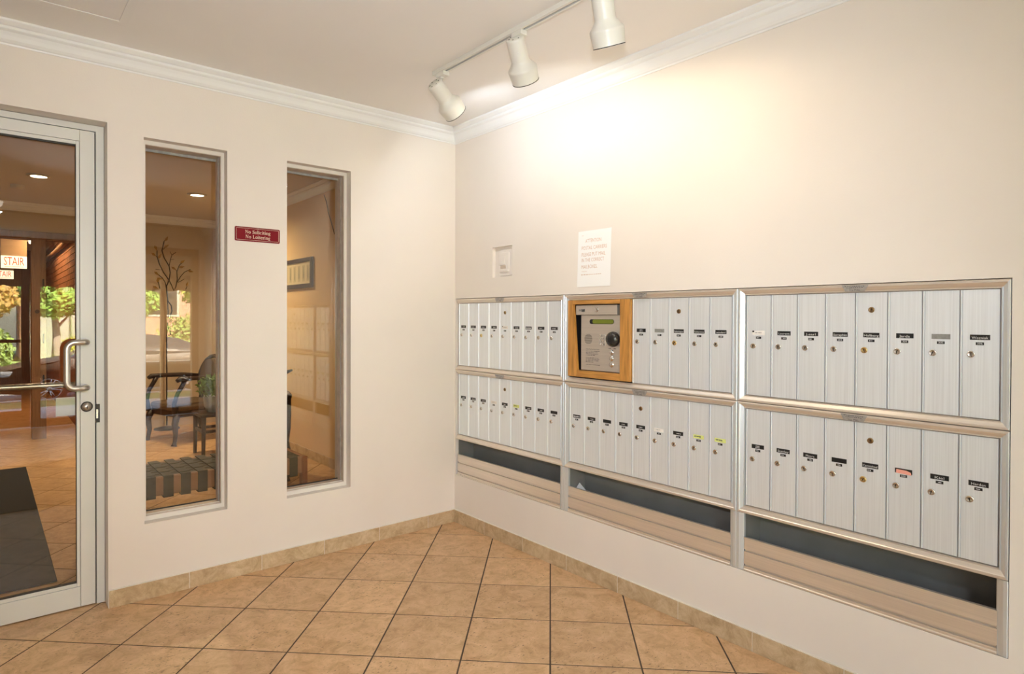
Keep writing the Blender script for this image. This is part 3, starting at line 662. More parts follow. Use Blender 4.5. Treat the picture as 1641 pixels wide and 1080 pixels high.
# ------------------------------------------------------------------ switch box in its recess, paper notice, plaque
S = thing('wall_switch', 'cream switch box with a small dark slot set in a square recess', 'switch', (.02, -.4755, 1.595)); sl = tuple(-c for c in S.location)
MB().prism([(.0195, a, b) for a, b in rrect(-.4135, -.5385, 1.5195, 1.6670, .018)], (0, 0, 0), (-.005, 0, 0)).build('cover_plate', M['plastic'], S, sl, bevel=.0015)
dv = MB().prism([(.0145, a, b) for a, b in rrect(-.4280, -.5100, 1.5370, 1.6510, .006)], (0, 0, 0), (-.007, 0, 0)).build('switch_body', M['plastic'], S, sl, bevel=.0015)
MB().prism([(.0075, a, b) for a, b in rrect(-.4350, -.4790, 1.5790, 1.6260, .003)], (0, 0, 0), (-.004, 0, 0)).build('rocker', M['plastic'], dv, bevel=.001)
MB().box(.0065, .009, -.4385, -.4860, 1.5580, 1.5760).build('slot', M['channel'], dv); MB().box(.0045, .0080, -.4310, -.5050, 1.5440, 1.5500).build('ridge', M['plastic'], dv)
mb = MB()
mb.prism([(-.0012, -1.0553, 1.7045), (-.0012, -1.2665, 1.7045), (-.0012, -1.2600, 1.4315), (-.0012, -1.0470, 1.4315)], (0, 0, 0), (-.0006, 0, 0))
xq = -.0021
for s, y0, y1, z, h in (('ATTENTION', -1.103, -1.2043, 1.6545, .0175), ('POSTAL CARRIERS', -1.0783, -1.2382, 1.6205, .0175), ('PLEASE PUT MAIL', -1.0778, -1.2292, 1.5880, .0175), ('IN THE CORRECT', -1.0770, -1.2212, 1.5610, .0175), ('MAILBOXES.', -1.0765, -1.1792, 1.5285, .0175), ('THANK YOU', -1.0778, -1.1126, 1.5065, .0045)):
    mb.text(s, lambda u, v: (xq, (y0 + y1) / 2 - u, z + v), h / .70, 1, width=abs(y1 - y0))
marks(mb, -1.140, 1.4908, .130, 16, .004, xq, 1); marks(mb, -1.085, 1.6826, .012, 3, .0025, xq, 1)
tag(mb.build('paper_notice', [M['paper'], M['paperink']], None, recalc=False), 'white letter page taped above the intercom asking carriers to use the correct mailboxes', 'notice')
# plaque with engraved serif lettering (letters drawn as strokes)
def serif_letter(ch):
    """polygons in a box: x from 0, x-height .45, caps .68; returns (advance, list of quads)"""
    Q = []
    def st(pts, ws):
        P = [Vector(p) for p in pts]
        L = []; R = []
        for i, p in enumerate(P):
            t = (P[min(i + 1, len(P) - 1)] - P[max(i - 1, 0)]).normalized(); n = Vector((-t.y, t.x)); L.append(p + n * ws[i] / 2); R.append(p - n * ws[i] / 2)
        for i in range(len(P) - 1): Q.append([L[i], L[i + 1], R[i + 1], R[i]])
    def bar(x0, x1, y0, y1): Q.append([Vector((x0, y0)), Vector((x1, y0)), Vector((x1, y1)), Vector((x0, y1))])
    def ring(cx, cy, rx, ry, a0, a1, n=14, thick=.10, thin=.045):
        A = [math.radians(a0 + (a1 - a0) * k / n) for k in range(n + 1)]
        st([(cx + rx * math.cos(a), cy + ry * math.sin(a)) for a in A], [thin + (thick - thin) * abs(math.cos(a)) for a in A])
    T, s, X = .105, .035, .45
    if ch == 'N': bar(.09, .14, 0, .68); bar(.52, .57, 0, .68); Q.append([Vector((.07, .68)), Vector((.20, .68)), Vector((.57, 0)), Vector((.50, 0))]); bar(.02, .21, 0, s); bar(.45, .64, .68 - s, .68); bar(.02, .12, .68 - s, .68); return .68, Q
    if ch == 'S':
        A = [(.40, .56), (.33, .645), (.22, .655), (.12, .60), (.11, .50), (.18, .41), (.30, .34), (.39, .26), (.39, .12), (.29, .025), (.18, .02), (.08, .10)]
        st(A, [.05, .05, .05, .09, .10, .11, .12, .11, .10, .06, .05, .06]); bar(.39, .42, .50, .67); bar(.05, .085, .01, .18); return .50, Q
    if ch == 'L': bar(.09, .20, 0, .68); bar(.02, .48, 0, s + .01); bar(.02, .27, .68 - s, .68); bar(.445, .48, 0, .17); return .54, Q
    if ch == 'o': ring(.22, .225, .165, .215, 0, 360, 20); return .46, Q
    if ch == 'c': ring(.22, .225, .165, .215, 42, 318); bar(.30, .375, .31, .39); return .42, Q
    if ch == 'e': ring(.22, .225, .165, .215, 0, 318); bar(.09, .38, .225, .262); return .43, Q
    if ch == 'l': bar(.06, .06 + T, 0, .72); bar(.0, .23, 0, s); bar(.01, .09, .685, .72); return .25, Q
    if ch == 'i': bar(.06, .06 + T, 0, X); bar(.0, .23, 0, s); bar(.01, .09, X - s, X); ring(.11, .61, .03, .03, 0, 360, 8, .06, .06); return .25, Q
    if ch == 't': bar(.07, .07 + T, .06, .56); bar(.0, .27, X - s, X); st([(.12, .08), (.17, .025), (.27, .05)], [.10, .06, .04]); return .29, Q
    if ch == 'n': bar(.06, .06 + T, 0, X); bar(0, .23, 0, s); bar(.01, .09, X - s, X); st([(.14, .34), (.22, .41), (.31, .42), (.365, .36), (.375, .28), (.375, 0)], [.04, .06, .07, .09, T, T]); bar(.29, .47, 0, s); return .49, Q
    if ch == 'r': bar(.06, .06 + T, 0, X); bar(0, .24, 0, s); bar(.01, .09, X - s, X); st([(.15, .33), (.22, .41), (.31, .41)], [.04, .06, .10]); return .35, Q
    if ch == 'g':
        ring(.20, .30, .12, .14, 0, 360, 16, .085, .04); ring(.21, -.08, .17, .085, 0, 360, 16, .06, .05); st([(.12, .17), (.08, .10), (.13, .05), (.27, .03)], [.05, .05, .06, .07]); bar(.29, .41, .385, .43); return .43, Q
    return .25, Q
pl = thing('plaque', 'small maroon plaque reading No Soliciting No Loitering between the windows', 'sign', (-1.2121, 0, 1.689))
px_ = lambda x0, x1, z0, z1, r: [(-a, b) for a, b in rrect(-x0, -x1, z0, z1, r)]
def rr2(w, h, r): return [(-a, b) for a, b in rrect(w / 2, -w / 2, -h / 2, h / 2, r)]
MB().prism([(a, -.0002, b) for a, b in rr2(.2206, .0710, .006)], (0, 0, 0), (0, -.0038, 0)).build('board', M['plaq'], pl, bevel=.001)
mb = MB(); o_ = rr2(.2085, .0585, .0035); i_ = rr2(.2062, .0562, .0025); n = len(o_); yp = -.0044
mb.add([(a, yp, b) for a, b in o_] + [(a, yp, b) for a, b in i_], [(k, (k + 1) % n, n + (k + 1) % n, n + k) for k in range(n)])
mb.add([(-.0045, yp, .0312), (.0, yp, .0275), (.0045, yp, .0312), (0, yp, .0295)], [(0, 1, 2, 3)])
mb.build('border', M['plaqink'], pl, recalc=False)
mb = MB()
for s, x0, x1, zb0 in (('No Soliciting', -1.2742, -1.149, 1.6930), ('No Loitering', -1.2724, -1.150, 1.6690)):
    x = 0; polys = []
    for ch in s:
        a, Q = serif_letter(ch); polys += [[(p.x + x, p.y) for p in q] for q in Q]; x += a + .02
    k = (x1 - x0) / x
    for q in polys: mb.add([(x0 + p[0] * k + 1.2121, yp, zb0 - 1.689 + p[1] * .0245) for p in q], [tuple(range(len(q)))])
mb.build('lettering', M['plaqink'], pl, recalc=False)

# ------------------------------------------------------------------ track light
XT = -.612
T = thing('light_track', 'white ceiling track rail carrying three spotlights', 'track light', (XT, -.70, ZC)); 
mb = panel(lambda u, v, w: (u, v, -.019 + w), -.018, .018, -1.75, .0, [(-.006, .006, -1.74, -.012)], .019); mb.build('rail', M['lampw'], T, bevel=.001)
MB().box(-.006, .006, -1.74, -.012, -.010, -.006).build('slot', M['slot'], T); MB().box(-.0065, -.0045, -1.74, -.012, -.0185, -.010).build('conductor', M['handle'], T)
MB().box(-.0185, .0185, -.004, .003, -.0195, 0).build('end_cap', M['lampw'], T)
def spot(label, y, d, back, col, power, warm):
    """d: aim of the lamp; back: offset of the rear cap from the stem foot"""
    d = Vector(d).normalized(); z0 = ZC - .019
    S = thing('track_spotlight', label, 'spotlight', (XT, y, z0), 0, 'spotlights on the ceiling track')
    MB().box(-.017, .017, -.030, .030, -.020, .0).build('adapter', M['lampw'], S, bevel=.002)
    pv = Vector((.0, .008, -.072))
    MB().tube([(0, .008, -.018), (0, .008, -.026)], .010, 12).build('collar', M['lampw'], S); MB().tube([(0, .008, -.024), (0, .008, -.082)], .0055, 10).build('stem', M['lampw'], S)
    B = pv + Vector(back)
    prof = [(0, 0), (.034, 0), (.037, .003), (.0375, .010), (.0375, .088), (.0385, .093), (.050, .110), (.0600, .121), (.0615, .126), (.0612, .131), (.0560, .178), (.0565, .181), (.0545, .181), (.0585, .129), (.036, .095), (.035, .02), (0, .018)]
    h = MB().lathe(prof, B, d, 32).build('lamp_head', M['lampw'], S)
    MB().lathe([(.0560, .1768), (.0572, .1775), (.0572, .1790), (.0560, .1798)], B, d, 32).build('rim', M['seal'], h)
    a = Vector((0, 0, 1)); a = (a - d * a.dot(d)).normalized(); b = d.cross(a)
    for k in range(6):
        c = B + (a * math.cos(k * PI / 3) + b * math.sin(k * PI / 3)) * .024
        MB().lathe([(.0035, 0), (.0035, .0008), (0, .001)], c, -d, 8).build('vent', M['seal'], h)
    bl = MB().lathe([(0.0, .156), (.020, .154), (.038, .147), (.044, .138), (.040, .131), (.018, .112), (.016, .08), (0, .08)], B, d, 20).build('bulb', M['bulbo' if warm else 'bulbw'], S)
    lp = lamp('lamp_' + ('warm' if warm else 'cool'), 'SPOT', (0, 0, 0), power, col, None, shadow_soft_size=.028, spot_size=math.radians(172), spot_blend=.35)
    lp.parent = S; lp.location = B + d * .172; lp.rotation_euler = d.to_track_quat('-Z', 'Y').to_euler()
    return S
spot('white track spotlight nearest the room corner, throwing cool white light', -.757, (.737, .14, -.53), (-.034, .012, .020), (.80, .92, 1.10), TRACK_W[0], False)
spot('middle white spotlight of the three on the ceiling track', -1.300, (.69, .334, -.86), (-.012, .006, .050), (1.0, .96, .88), TRACK_W[1], True)
spot('white track spotlight cut by the top edge of the picture', -1.765, (.46, .16, -1.0), (-.028, .0, .045), (1.0, .82, .58), TRACK_W[2], True)

# ------------------------------------------------------------------ lobby beyond the glass
def downlight(label, x, y, w):
    R = thing('ceiling_downlight', label, 'ceiling light', (x, y, ZC), 0, 'lobby downlights')
    MB().lathe([(.058, .0), (.085, 0.0), (.088, .004), (.062, .012), (.058, .012)], (0, 0, 0), (0, 0, -1), 28).build('trim_ring', M['lceil'], R)
    MB().lathe([(0, .010), (.058, .010), (.058, .0)], (0, 0, 0), (0, 0, -1), 28).build('lens', M['disc'], R)
    l = lamp('downlight', 'SPOT', (0, 0, 0), w * 4, (1.0, .80, .52), None, shadow_soft_size=.05, spot_size=math.radians(165), spot_blend=.8); l.parent = R; l.location = (0, 0, -.02)
downlight('round lit downlight in the lobby ceiling seen through the glass door', -1.918, 3.232, LOBBY_W * .8)
downlight('round lit downlight in the lobby ceiling seen through the left window', -.7085, 3.227, LOBBY_W * 1.3)
sd = thing('smoke_detector', 'small round smoke detector on the lobby ceiling behind the door', 'smoke detector', (-2.037, 3.82, ZC))
MB().lathe([(0, .035), (.035, .034), (.05, .026), (.052, .0)], (0, 0, 0), (0, 0, -1), 20).build('housing', M['lceil'], sd)
# framed opening at the back of the lobby
fr = sempty('door_2', (-2.2, YL, 0)); fl_ = tuple(-c for c in fr.location)
fb = lambda mb, nm, m='brown': mb.build(nm, M[m], fr, fl_, bevel=.003)
fb(MB().box(-2.95, -1.40, YL - .02, YL + .16, 2.08, 2.16), 'header'); fb(MB().box(-2.95, -2.84, YL - .02, YL + .16, 0, 2.08), 'jamb')
po = fb(MB().box(-1.89, -1.77, YL - .02, YL + .16, 0, 2.08), 'post'); fb(MB().box(-1.49, -1.40, YL - .02, YL + .16, 0, 2.08), 'jamb')
for z in (1.62, 1.05, .62): MB().box(-1.80, -1.785, YL - .028, YL - .019, z - .05, z + .05).build('hinge', M['seal'], po)
MB().tube([(-1.846, YL - .02, 1.33), (-1.846, YL - .055, 1.33)], .02, 12).build('door_stop', M['dkwood'], po)
# corridor brick wall, single bricks where they show
wb_ = struct(MB().box(-1.440, -1.2, YL + .2, 10.6, 0, ZC).build('wall_corridor_right', M['mortar']))
br = None
for r_ in range(11):
    for c_ in range(25):
        yb_ = YL + .31 + c_ * .213 + (.106 if r_ % 2 else 0); zb2 = 1.62 + r_ * .0755
        if yb_ + .1 > 10.6: continue
        if br is None:
            br = MB().box(-.008, .004, -.1, .1, -.0325, .0325).build('brick', M['brick'], wb_); br.location = (-1.440, yb_, zb2)
        else: child(br, 'brick', wb_, (-1.440, yb_, zb2))
mb = MB().box(-1.448, -1.436, YL + .21, 10.58, 0, 1.57); mb.build('brick_course', M['brick'], wb_)
def stair_sign(label, x, y, z, w, h):
    s = thing('stair_sign', label, 'sign', (x, y, z), 0, 'stair signs in the corridor')
    MB().box(-w / 2, w / 2, 0, .05, -h / 2, h / 2).build('case', M['signl'], s, bevel=.004)
    mb = MB(); mb.text('STAIR', lambda u, v: (u, -.002, v + h * .03), h * .95, 0, width=w * .78); mb.box(-w * .36, w * .36, -.002, -.001, -h * .39, -h * .36); mb.build('lettering', M['signred'], s, recalc=False)
    MB().box(-w / 2, w / 2, .01, .04, h / 2, ZC - z).build('bracket', M['lback'], s)
stair_sign('lit STAIR sign hanging nearer in the corridor behind the glass door', -1.975, 6.9, 1.972, .262, .155)
stair_sign('second lit STAIR sign hanging further down the corridor', -2.02, 10.2, 1.985, .27, .14)
cl = thing('corridor_light', 'warm strip light along the corridor ceiling', 'ceiling light', (-1.75, 7.2, 2.42))
MB().box(-.05, .05, -1.0, 1.0, -.05, .02).build('housing', M['lceil'], cl); MB().tube([(0, -.98, -.065), (0, .98, -.065)], .018, 10).build('tube_lamp', M['disc'], cl)
l = lamp('corridor_lamp', 'AREA', (0, 0, 0), CORR_W, (1.0, .55, .22), None, shape='RECTANGLE', size=.06, size_y=1.8); l.parent = cl; l.location = (0, 0, -.09)
pp = tag(MB().tube([(-1.49, YL + .3, 2.20), (-1.49, 10.5, 2.20)], .028, 12).build('corridor_pipe', M['brown']), 'horizontal pipe along the brick corridor wall', 'pipe')
# picture on the lobby wall
pc = thing('framed_picture', 'dark framed print of pressed ferns on the yellow lobby wall', 'picture', (0, 2.64, 1.687)); 
mb = panel(lambda u, v, w: (-.024 + w, u, v), -.465, .465, -.137, .137, [(-.425, .425, -.100, .100)], .022); mb.build('frame', M['dkwood'], pc, bevel=.003)
mb = MB(); mb.box(-.010, -.003, -.428, .428, -.104, .104, 0)
for k in range(8):
    y = -.36 + k * .105
    mb.add([(-.0108, y - .033, -.078), (-.0108, y + .033, -.078), (-.0108, y + .033, .072), (-.0108, y - .033, .072)], [(0, 1, 2, 3)], 1)
    mb.tube([(-.0115, y, -.062), (-.0115, y + .004, .062)], .0012, 4, 2)
    for j in range(9):
        z = -.05 + j * .012; L_ = .018 * (1 - j / 11) * (.6 + .4 * ((k * 7) % 3) / 2)
        for s in (-1, 1): mb.add([(-.0115, y, z), (-.0115, y + s * L_, z + .010), (-.0115, y + s * L_ * .6, z + .012), (-.0115, y, z + .005)], [(0, 1, 2, 3)], 2)
M['art2'] = mat('art_panel', (.55, .47, .29), .7)
mb.build('print', [M['art'], M['art2'], M['fern']], pc, recalc=False)
tag(MB().tube([(-.004, 1.95, 2.34), (-.004, 1.90, 2.27), (-.004, 1.86, 2.17), (-.004, 1.80, 2.08), (-.004, 1.74, 1.98)], .003, 6).build('wall_crack', M['dkwood']), 'thin dark cord running down the yellow lobby wall', 'cord')
# bench with woven straps
bn = thing('woven_bench', 'low bench with dark woven straps over tan rails behind the windows', 'bench', (-1.245, .76, 0))
for y in (-.19, .19): MB().box(-.50, .50, y - .018, y + .018, .315, .415).build('side_rail', M['tan'], bn, bevel=.006)
for x in (-.518, .482):
    for y in (-.19, .19): MB().box(x, x + .036, y - .024, y + .024, 0, .418).build('leg', M['redwood'], bn, bevel=.004)
    MB().box(x + .004, x + .032, -.17, .17, .315, .415).build('end_rail', M['redwood'], bn); MB().box(x + .006, x + .030, -.168, .168, .06, .11).build('stretcher', M['redwood'], bn)
for k in range(11):
    x = -.430 + k * .086
    w = .0245
    mb = MB(); mb.box(x - w, x + w, -.213, .213, .414, .420)
    for q in (-1, 1): mb.box(x - w, x + w, q * .209, q * .214, .305, .420); mb.box(x - w, x + w, q * .165, q * .214, .303, .309)
    mb.build('strap', M['strap'], bn)
for k in range(6):
    y = -.155 + k * .062
    mb = MB()
    for j in range(11):
        x0 = -.430 + j * .086; h = .423 if (j + k) % 2 else .4125
        mb.box(x0 - .027, x0 + .027, y - .024, y + .024, h - .003, h)
    mb.box(-.49, .49, y - .024, y + .024, .4105, .413); mb.build('cross_strap', M['strap'], bn)
# armchair
def armchair(label, loc, rz, group=None, ears=False):
    A = thing('armchair', label, 'armchair', loc, rz, group)
    MB().box(-.27, .27, -.26, .24, .33, .405).build('seat', M['uph'], A, bevel=.03)
    MB().box(-.265, .265, -.25, .23, .275, .34).build('seat_frame', M['dkwood'], A, bevel=.008)
    for s in (-1, 1):
        MB().tube([(s * .255, -.245, .31), (s * .275, -.275, .22), (s * .262, -.262, .11), (s * .268, -.275, .035), (s * .272, -.285, .0)], [.034, .032, .022, .019, .028], 10).build('leg', M['dkwood'], A)
        MB().tube([(s * .235, .22, .31), (s * .24, .25, .15), (s * .25, .30, 0)], [.026, .022, .02], 10).build('leg', M['dkwood'], A)
        MB().tube([(s * .262, -.270, .31), (s * .278, -.285, .42), (s * .287, -.255, .52), (s * .287, -.205, .60), (s * .285, -.185, .645)], [.026, .023, .020, .022, .025], 10).build('arm_post', M['dkwood'], A)
        MB().tube([(s * .285, -.265, .642), (s * .288, -.235, .660), (s * .290, -.10, .662), (s * .27, .10, .655), (s * .235, .235, .64)], [.018, .027, .022, .024, .020], 10).build('armrest', M['dkwood'], A)
    pts = []
    for k in range(15):
        a = PI * (-.22 + 1.44 * k / 14); pts.append((.225 * math.cos(a) * (1.0), .245 + .05 * max(0, math.sin(a)), .62 + .24 * math.sin(a)))
    pts = [(.19, .235, .36)] + pts + [(-.19, .235, .36)]
    MB().tube(pts, .022, 8).build('back_frame', M['dkwood'], A)
    if ears: MB().tube([(-.345, .27, .83), (-.26, .285, .80), (-.12, .295, .845), (0, .30, .862), (.12, .295, .845), (.26, .285, .80), (.345, .27, .83)], [.008, .024, .026, .028, .026, .024, .008], 8).build('crest_rail', M['dkwood'], A)
    ring = [(.20 * math.cos(2 * PI * k / 24), .27, .62 + .21 * math.sin(2 * PI * k / 24)) for k in range(24)]
    MB().prism(ring, (0, -.035, 0), (0, .03, 0)).build('backrest', M['uph'], A, bevel=.012)
    return A
armchair('dark wooden armchair with curved arms behind the left window', (-.63, 3.93, 0), math.radians(-75))
armchair('second dark armchair mostly hidden behind the wall between the windows', (-.605, 1.90, 0), math.radians(-18), ears=True).scale = (.86, .86, 1)
# side table with a plant
tb = thing('side_table', 'low dark wooden side table under the potted plant', 'table', (-.60, 3.02, 0))
MB().box(-.17, .17, -.17, .17, .365, .395).build('tabletop', M['dkwood'], tb, bevel=.006)
for sx in (-1, 1):
    for sy in (-1, 1): MB().tube([(sx * .14, sy * .14, .367), (sx * .145, sy * .145, 0)], [.022, .016], 8).build('leg', M['dkwood'], tb)
    MB().box(sx * .14 - .01, sx * .14 + .01, -.14, .14, .22, .245).build('stretcher', M['dkwood'], tb)
for sy in (-1, 1): MB().box(-.14, .14, sy * .14 - .01, sy * .14 + .01, .22, .245).build('stretcher', M['dkwood'], tb)
def leaves(n, centers, radii, size, m, name, parent, loc=(0, 0, 0), flat=.35):
    """stuff: loose leaf blades scattered through overlapping ellipsoids"""
    ci = rng.integers(0, len(centers), n); d = rng.normal(size=(n, 3)); d /= np.linalg.norm(d, axis=1)[:, None]
    rad = rng.uniform(.45, 1, n) ** .6; P = np.array(centers)[ci] + d * np.array(radii)[ci] * rad[:, None]
    a = rng.normal(size=(n, 3)); a /= np.linalg.norm(a, axis=1)[:, None]; b = np.cross(a, d + rng.normal(size=(n, 3)) * .5); b /= np.linalg.norm(b, axis=1)[:, None] + 1e-9
    s = size * rng.uniform(.6, 1.3, n)[:, None]
    V = np.stack([P - a * s, P + b * s * .45, P + a * s, P - b * s * .45], 1).reshape(-1, 3); Fc = np.arange(4 * n).reshape(-1, 4)
    me = bpy.data.meshes.new(name); me.from_pydata(V.tolist(), [], Fc.tolist()); me.materials.append(m)
    o = bpy.data.objects.new(name, me); COL.objects.link(o); o.location = loc; o['kind'] = 'stuff'
    if parent is not None: o.parent = parent
    return o
pt = thing('potted_plant', 'bushy green plant in a grey pot on the low side table', 'plant', (-.60, 3.02, .395))
MB().lathe([(0, 0), (.075, 0), (.10, .06), (.108, .15), (.10, .15), (.09, .13), (0, .13)], (0, 0, 0), (0, 0, 1), 24).build('pot', M['pot'], pt)
MB().tube([(0, 0, .12), (.005, 0, .26)], [.008, .005], 6).build('stem', M['bark'], pt)
leaves(420, [(0, 0, .26), (-.06, -.03, .24), (.06, .02, .25)], [(.12, .12, .10)] * 3, .028, M['leafg'], 'foliage', pt)
# branching tree sculpture in front of the back wall
tr = thing('tree_sculpture', 'tall metal branch sculpture with bronze leaves standing against the lobby back wall', 'sculpture', (-.85, 4.72, 0))
CX = CAM
def at_y(px, py, y):
    a = (px - 820.5 + 14.595) / F_PX; b = (py - 540 + 20.951) / F_PX; cr, sr = math.cos(ROL), math.sin(ROL); a, b = a * cr + b * sr, -a * sr + b * cr
    cp, sp_ = math.cos(PIT), math.sin(PIT); f_, u_ = cp - sp_ * b, -sp_ - cp * b; s, c = math.sin(YAW), math.cos(YAW)
    d = Vector((a * c + f_ * s, -a * s + f_ * c, u_)); return CAM + d * ((y - CAM.y) / d.y)
def TP(a, b, y=4.72): p = at_y(220 + a / 5.686, 370 + b / 5.686, y); return p - Vector(tr.location)
BR = [([(305, 945), (285, 880), (292, 800), (316, 730), (310, 680), (280, 640), (268, 560), (268, 500), (290, 450), (300, 380), (290, 320), (245, 245), (225, 180), (245, 92)], 5.0),
      ([(268, 950), (272, 880), (283, 760), (272, 560), (255, 470), (230, 430), (195, 400), (165, 380)], 4.0),
      ([(290, 450), (240, 380), (200, 300), (180, 230), (180, 175)], 4.6), ([(290, 450), (310, 490), (333, 545), (352, 510), (365, 440), (360, 370), (385, 310), (415, 285)], 4.2),
      ([(365, 465), (395, 415), (430, 375), (485, 350)], 3.2), ([(370, 470), (410, 450), (428, 438)], 2.2), ([(290, 320), (300, 270), (315, 220), (352, 195)], 3.0), ([(315, 220), (298, 188)], 2.2), ([(303, 262), (335, 258)], 2.0),
      ([(205, 525), (195, 480), (190, 460)], 3.2), ([(440, 535), (455, 500), (455, 480)], 3.0), ([(235, 170), (260, 145)], 2.2), ([(245, 92), (265, 68)], 2.0), ([(180, 240), (155, 215)], 2.4), ([(220, 355), (165, 348)], 2.0), ([(360, 365), (335, 345)], 2.2), ([(300, 800), (318, 855), (290, 880)], 2.6)]
for P_, r_ in BR:
    MB().tube([TP(a, b) for a, b in P_], [r_ / 5.686 * .0072 * .95] * len(P_), 6).build('branch', M['metalart'], tr)
LV = [(265, 138, .6), (152, 217, -.6), (167, 155, -1.2), (175, 388, -.7), (185, 447, 1.5), (165, 515, -.5), (205, 437, 0), (455, 485, 1.3), (412, 280, .7), (405, 328, .2), (333, 342, -.6), (485, 368, -.2), (205, 230, 1.0), (266, 72, 1.1)]
for a, b, an in LV:
    c = TP(a, b, 4.70); ux = Vector((math.cos(an), 0, math.sin(an))); uz = Vector((-math.sin(an), 0, math.cos(an)))
    MB().add([c - ux * .033, c - ux * .008 - uz * .015 - Vector((0, .006, 0)), c + ux * .036, c - ux * .008 + uz * .015 - Vector((0, .006, 0)), c + Vector((0, .004, 0))], [(0, 1, 4), (1, 2, 4), (2, 3, 4), (3, 0, 4), (0, 3, 2, 1)]).build('leaf', M['goldleaf'], tr)
MB().tube([TP(268, 950), (TP(268, 950).x, 0, .04)], .008, 8).build('stand', M['metalart'], tr); MB().lathe([(0, .03), (.05, .028), (.13, .012), (.135, 0), (0, 0)], (TP(268, 950).x, 0, 0), (0, 0, 1), 24).build('base', M['metalart'], tr)
# mats
tag(MB().box(-.6, .6, -1.475, 1.475, .0005, .010).build('floor_mat', M['rubber'], None, (-2.60, 1.945, 0), bevel=.004), 'long black rubber mat on the lobby floor behind the glass door', 'mat')
tag(MB().box(-.85, .85, -.80, .80, .0005, .010).build('floor_mat', M['rubber'], None, (-2.47, -2.55 + .0, 0), bevel=.004), 'black rubber entrance mat on the vestibule tiles by the street door', 'mat')

# ------------------------------------------------------------------ street entrance behind the camera (seen in the panes)
E1, E2 = (-2.95, -1.80, -.01, 2.15), (-1.80, -.10, .10, 2.15)
struct(panel(lambda u, v, w: (u, YE - w, v), XW, .25, 0, ZC, [(-3.75, -.06, -.01, 2.18)], .2).build('wall_back', M['wall']))
sf = sempty('window_3', (-1.9, YE - .1, 0)); sf_ = tuple(-c for c in sf.location)
S_ = lambda mb, nm, m='brown': mb.build(nm, M[m], sf, sf_)
S_(MB().box(-3.75, -.06, YE - .16, YE - .06, 2.08, 2.18), 'header'); S_(MB().box(-3.75, -3.67, YE - .16, YE - .06, 0, 2.08), 'jamb'); S_(MB().box(-.14, -.06, YE - .16, YE - .06, 0, 2.08), 'jamb')
S_(MB().box(-1.86, -1.77, YE - .16, YE - .06, 0, 2.08), 'mullion'); S_(MB().box(-2.90, -2.81, YE - .16, YE - .06, 0, 2.08), 'mullion')
S_(MB().box(-.505, -.44, YE - .16, YE - .06, 0, 2.08), 'mullion'); S_(MB().box(-.520, -.507, YE - .06, YE - .045, 0, 2.08), 'edge_strip', 'handle')
for a, b in ((-1.77, -.505), (-.44, -.14), (-3.67, -2.90)):
    S_(MB().box(a, b, YE - .15, YE - .07, 0, .09), 'sill'); S_(MB().box(a + .002, b - .002, YE - .115, YE - .107, .09, 2.08), 'pane', 'ent')
d3 = sempty('door_3', (-2.33, YE - .1, 0)); d3_ = tuple(-c for c in d3.location)
D3 = lambda mb, nm, m='seal': mb.build(nm, M[m], d3, d3_)
D3(MB().box(-2.805, -2.73, YE - .135, YE - .09, .01, 2.075), 'stile'); D3(MB().box(-1.945, -1.865, YE - .135, YE - .09, .01, 2.075), 'stile'); D3(MB().box(-2.73, -1.945, YE - .135, YE - .09, 1.99, 2.075), 'rail'); D3(MB().box(-2.73, -1.945, YE - .135, YE - .09, .01, .2), 'rail')
D3(MB().box(-2.73, -1.945, YE - .115, YE - .108, .2, 1.99), 'pane', 'ent'); D3(MB().tube([(-2.72, YE - .05, 1.0), (-1.95, YE - .05, 1.0)], .018, 10), 'push_bar')
fx = thing('fill_fixture', 'added round opal fill light, unseen above the street door', 'ceiling light', (-2.3, -4.55, ZC))  # added fill light, unseen behind the camera, to brighten the vestibule
MB().lathe([(.19, .0), (.20, .02), (.185, .03)], (0, 0, 0), (0, 0, -1), 32).build('base', M['lampw'], fx); MB().lathe([(.182, .03), (.17, .07), (.12, .105), (.05, .12), (0, .122)], (0, 0, 0), (0, 0, -1), 32).build('diffuser', M['dome'], fx)
l = lamp('fill_lamp', 'AREA', (0, 0, 0), FILL_W, (.84, .94, 1.08), None, shape='DISK', size=.34); l.parent = fx; l.location = (0, 0, -.13)

# ------------------------------------------------------------------ outdoors: walk, street, cars, trees, houses
def gz(y): return -.06 if y > -5.8 else (-.06 - (-5.8 - y) * .062 if y > -11.6 else -.42)
def strip(name, x0, x1, y0, y1, m, dz=0.):
    ys = sorted({y0, y1, *[v for v in (-5.8, -11.6) if min(y0, y1) < v < max(y0, y1)]}); mb = MB(); n = len(ys)
    v = [(x, y, gz(y) + dz) for y in ys for x in (x0, x1)] + [(x, y, gz(y) + dz - .2) for y in ys for x in (x0, x1)]
    for k in range(n - 1):
        for o in (0, 2 * n): mb.add(v, [(o + 2 * k, o + 2 * k + 1, o + 2 * k + 3, o + 2 * k + 2)])
    mb.add(v, [(0, 1, 2 * n + 1, 2 * n), (2 * n - 2, 2 * n - 1, 4 * n - 1, 4 * n - 2)])
    return struct(mb.build(name, m))
strip('path', -3.4, .9, -9.0, -5.7, M['conc']); strip('lawn', .9, 9, -9.0, -5.7, M['lawn']); strip('lawn_left', -9, -3.4, -9.0, -5.7, M['lawn'])
strip('pavement', -14, 16, -10.6, -9.0, M['conc']); strip('verge', -14, 16, -12.2, -10.6, M['lawn'])
struct(MB().box(-14, 16, -12.4, -12.2, -.75, -.40).build('kerb', M['conc'])); struct(MB().box(-16, 18, -19.6, -12.4, -.8, -.55).build('street', M['asph']))
struct(MB().box(-16, 18, -40, -19.6, -.8, -.38).build('lawn_far', M['lawn']))
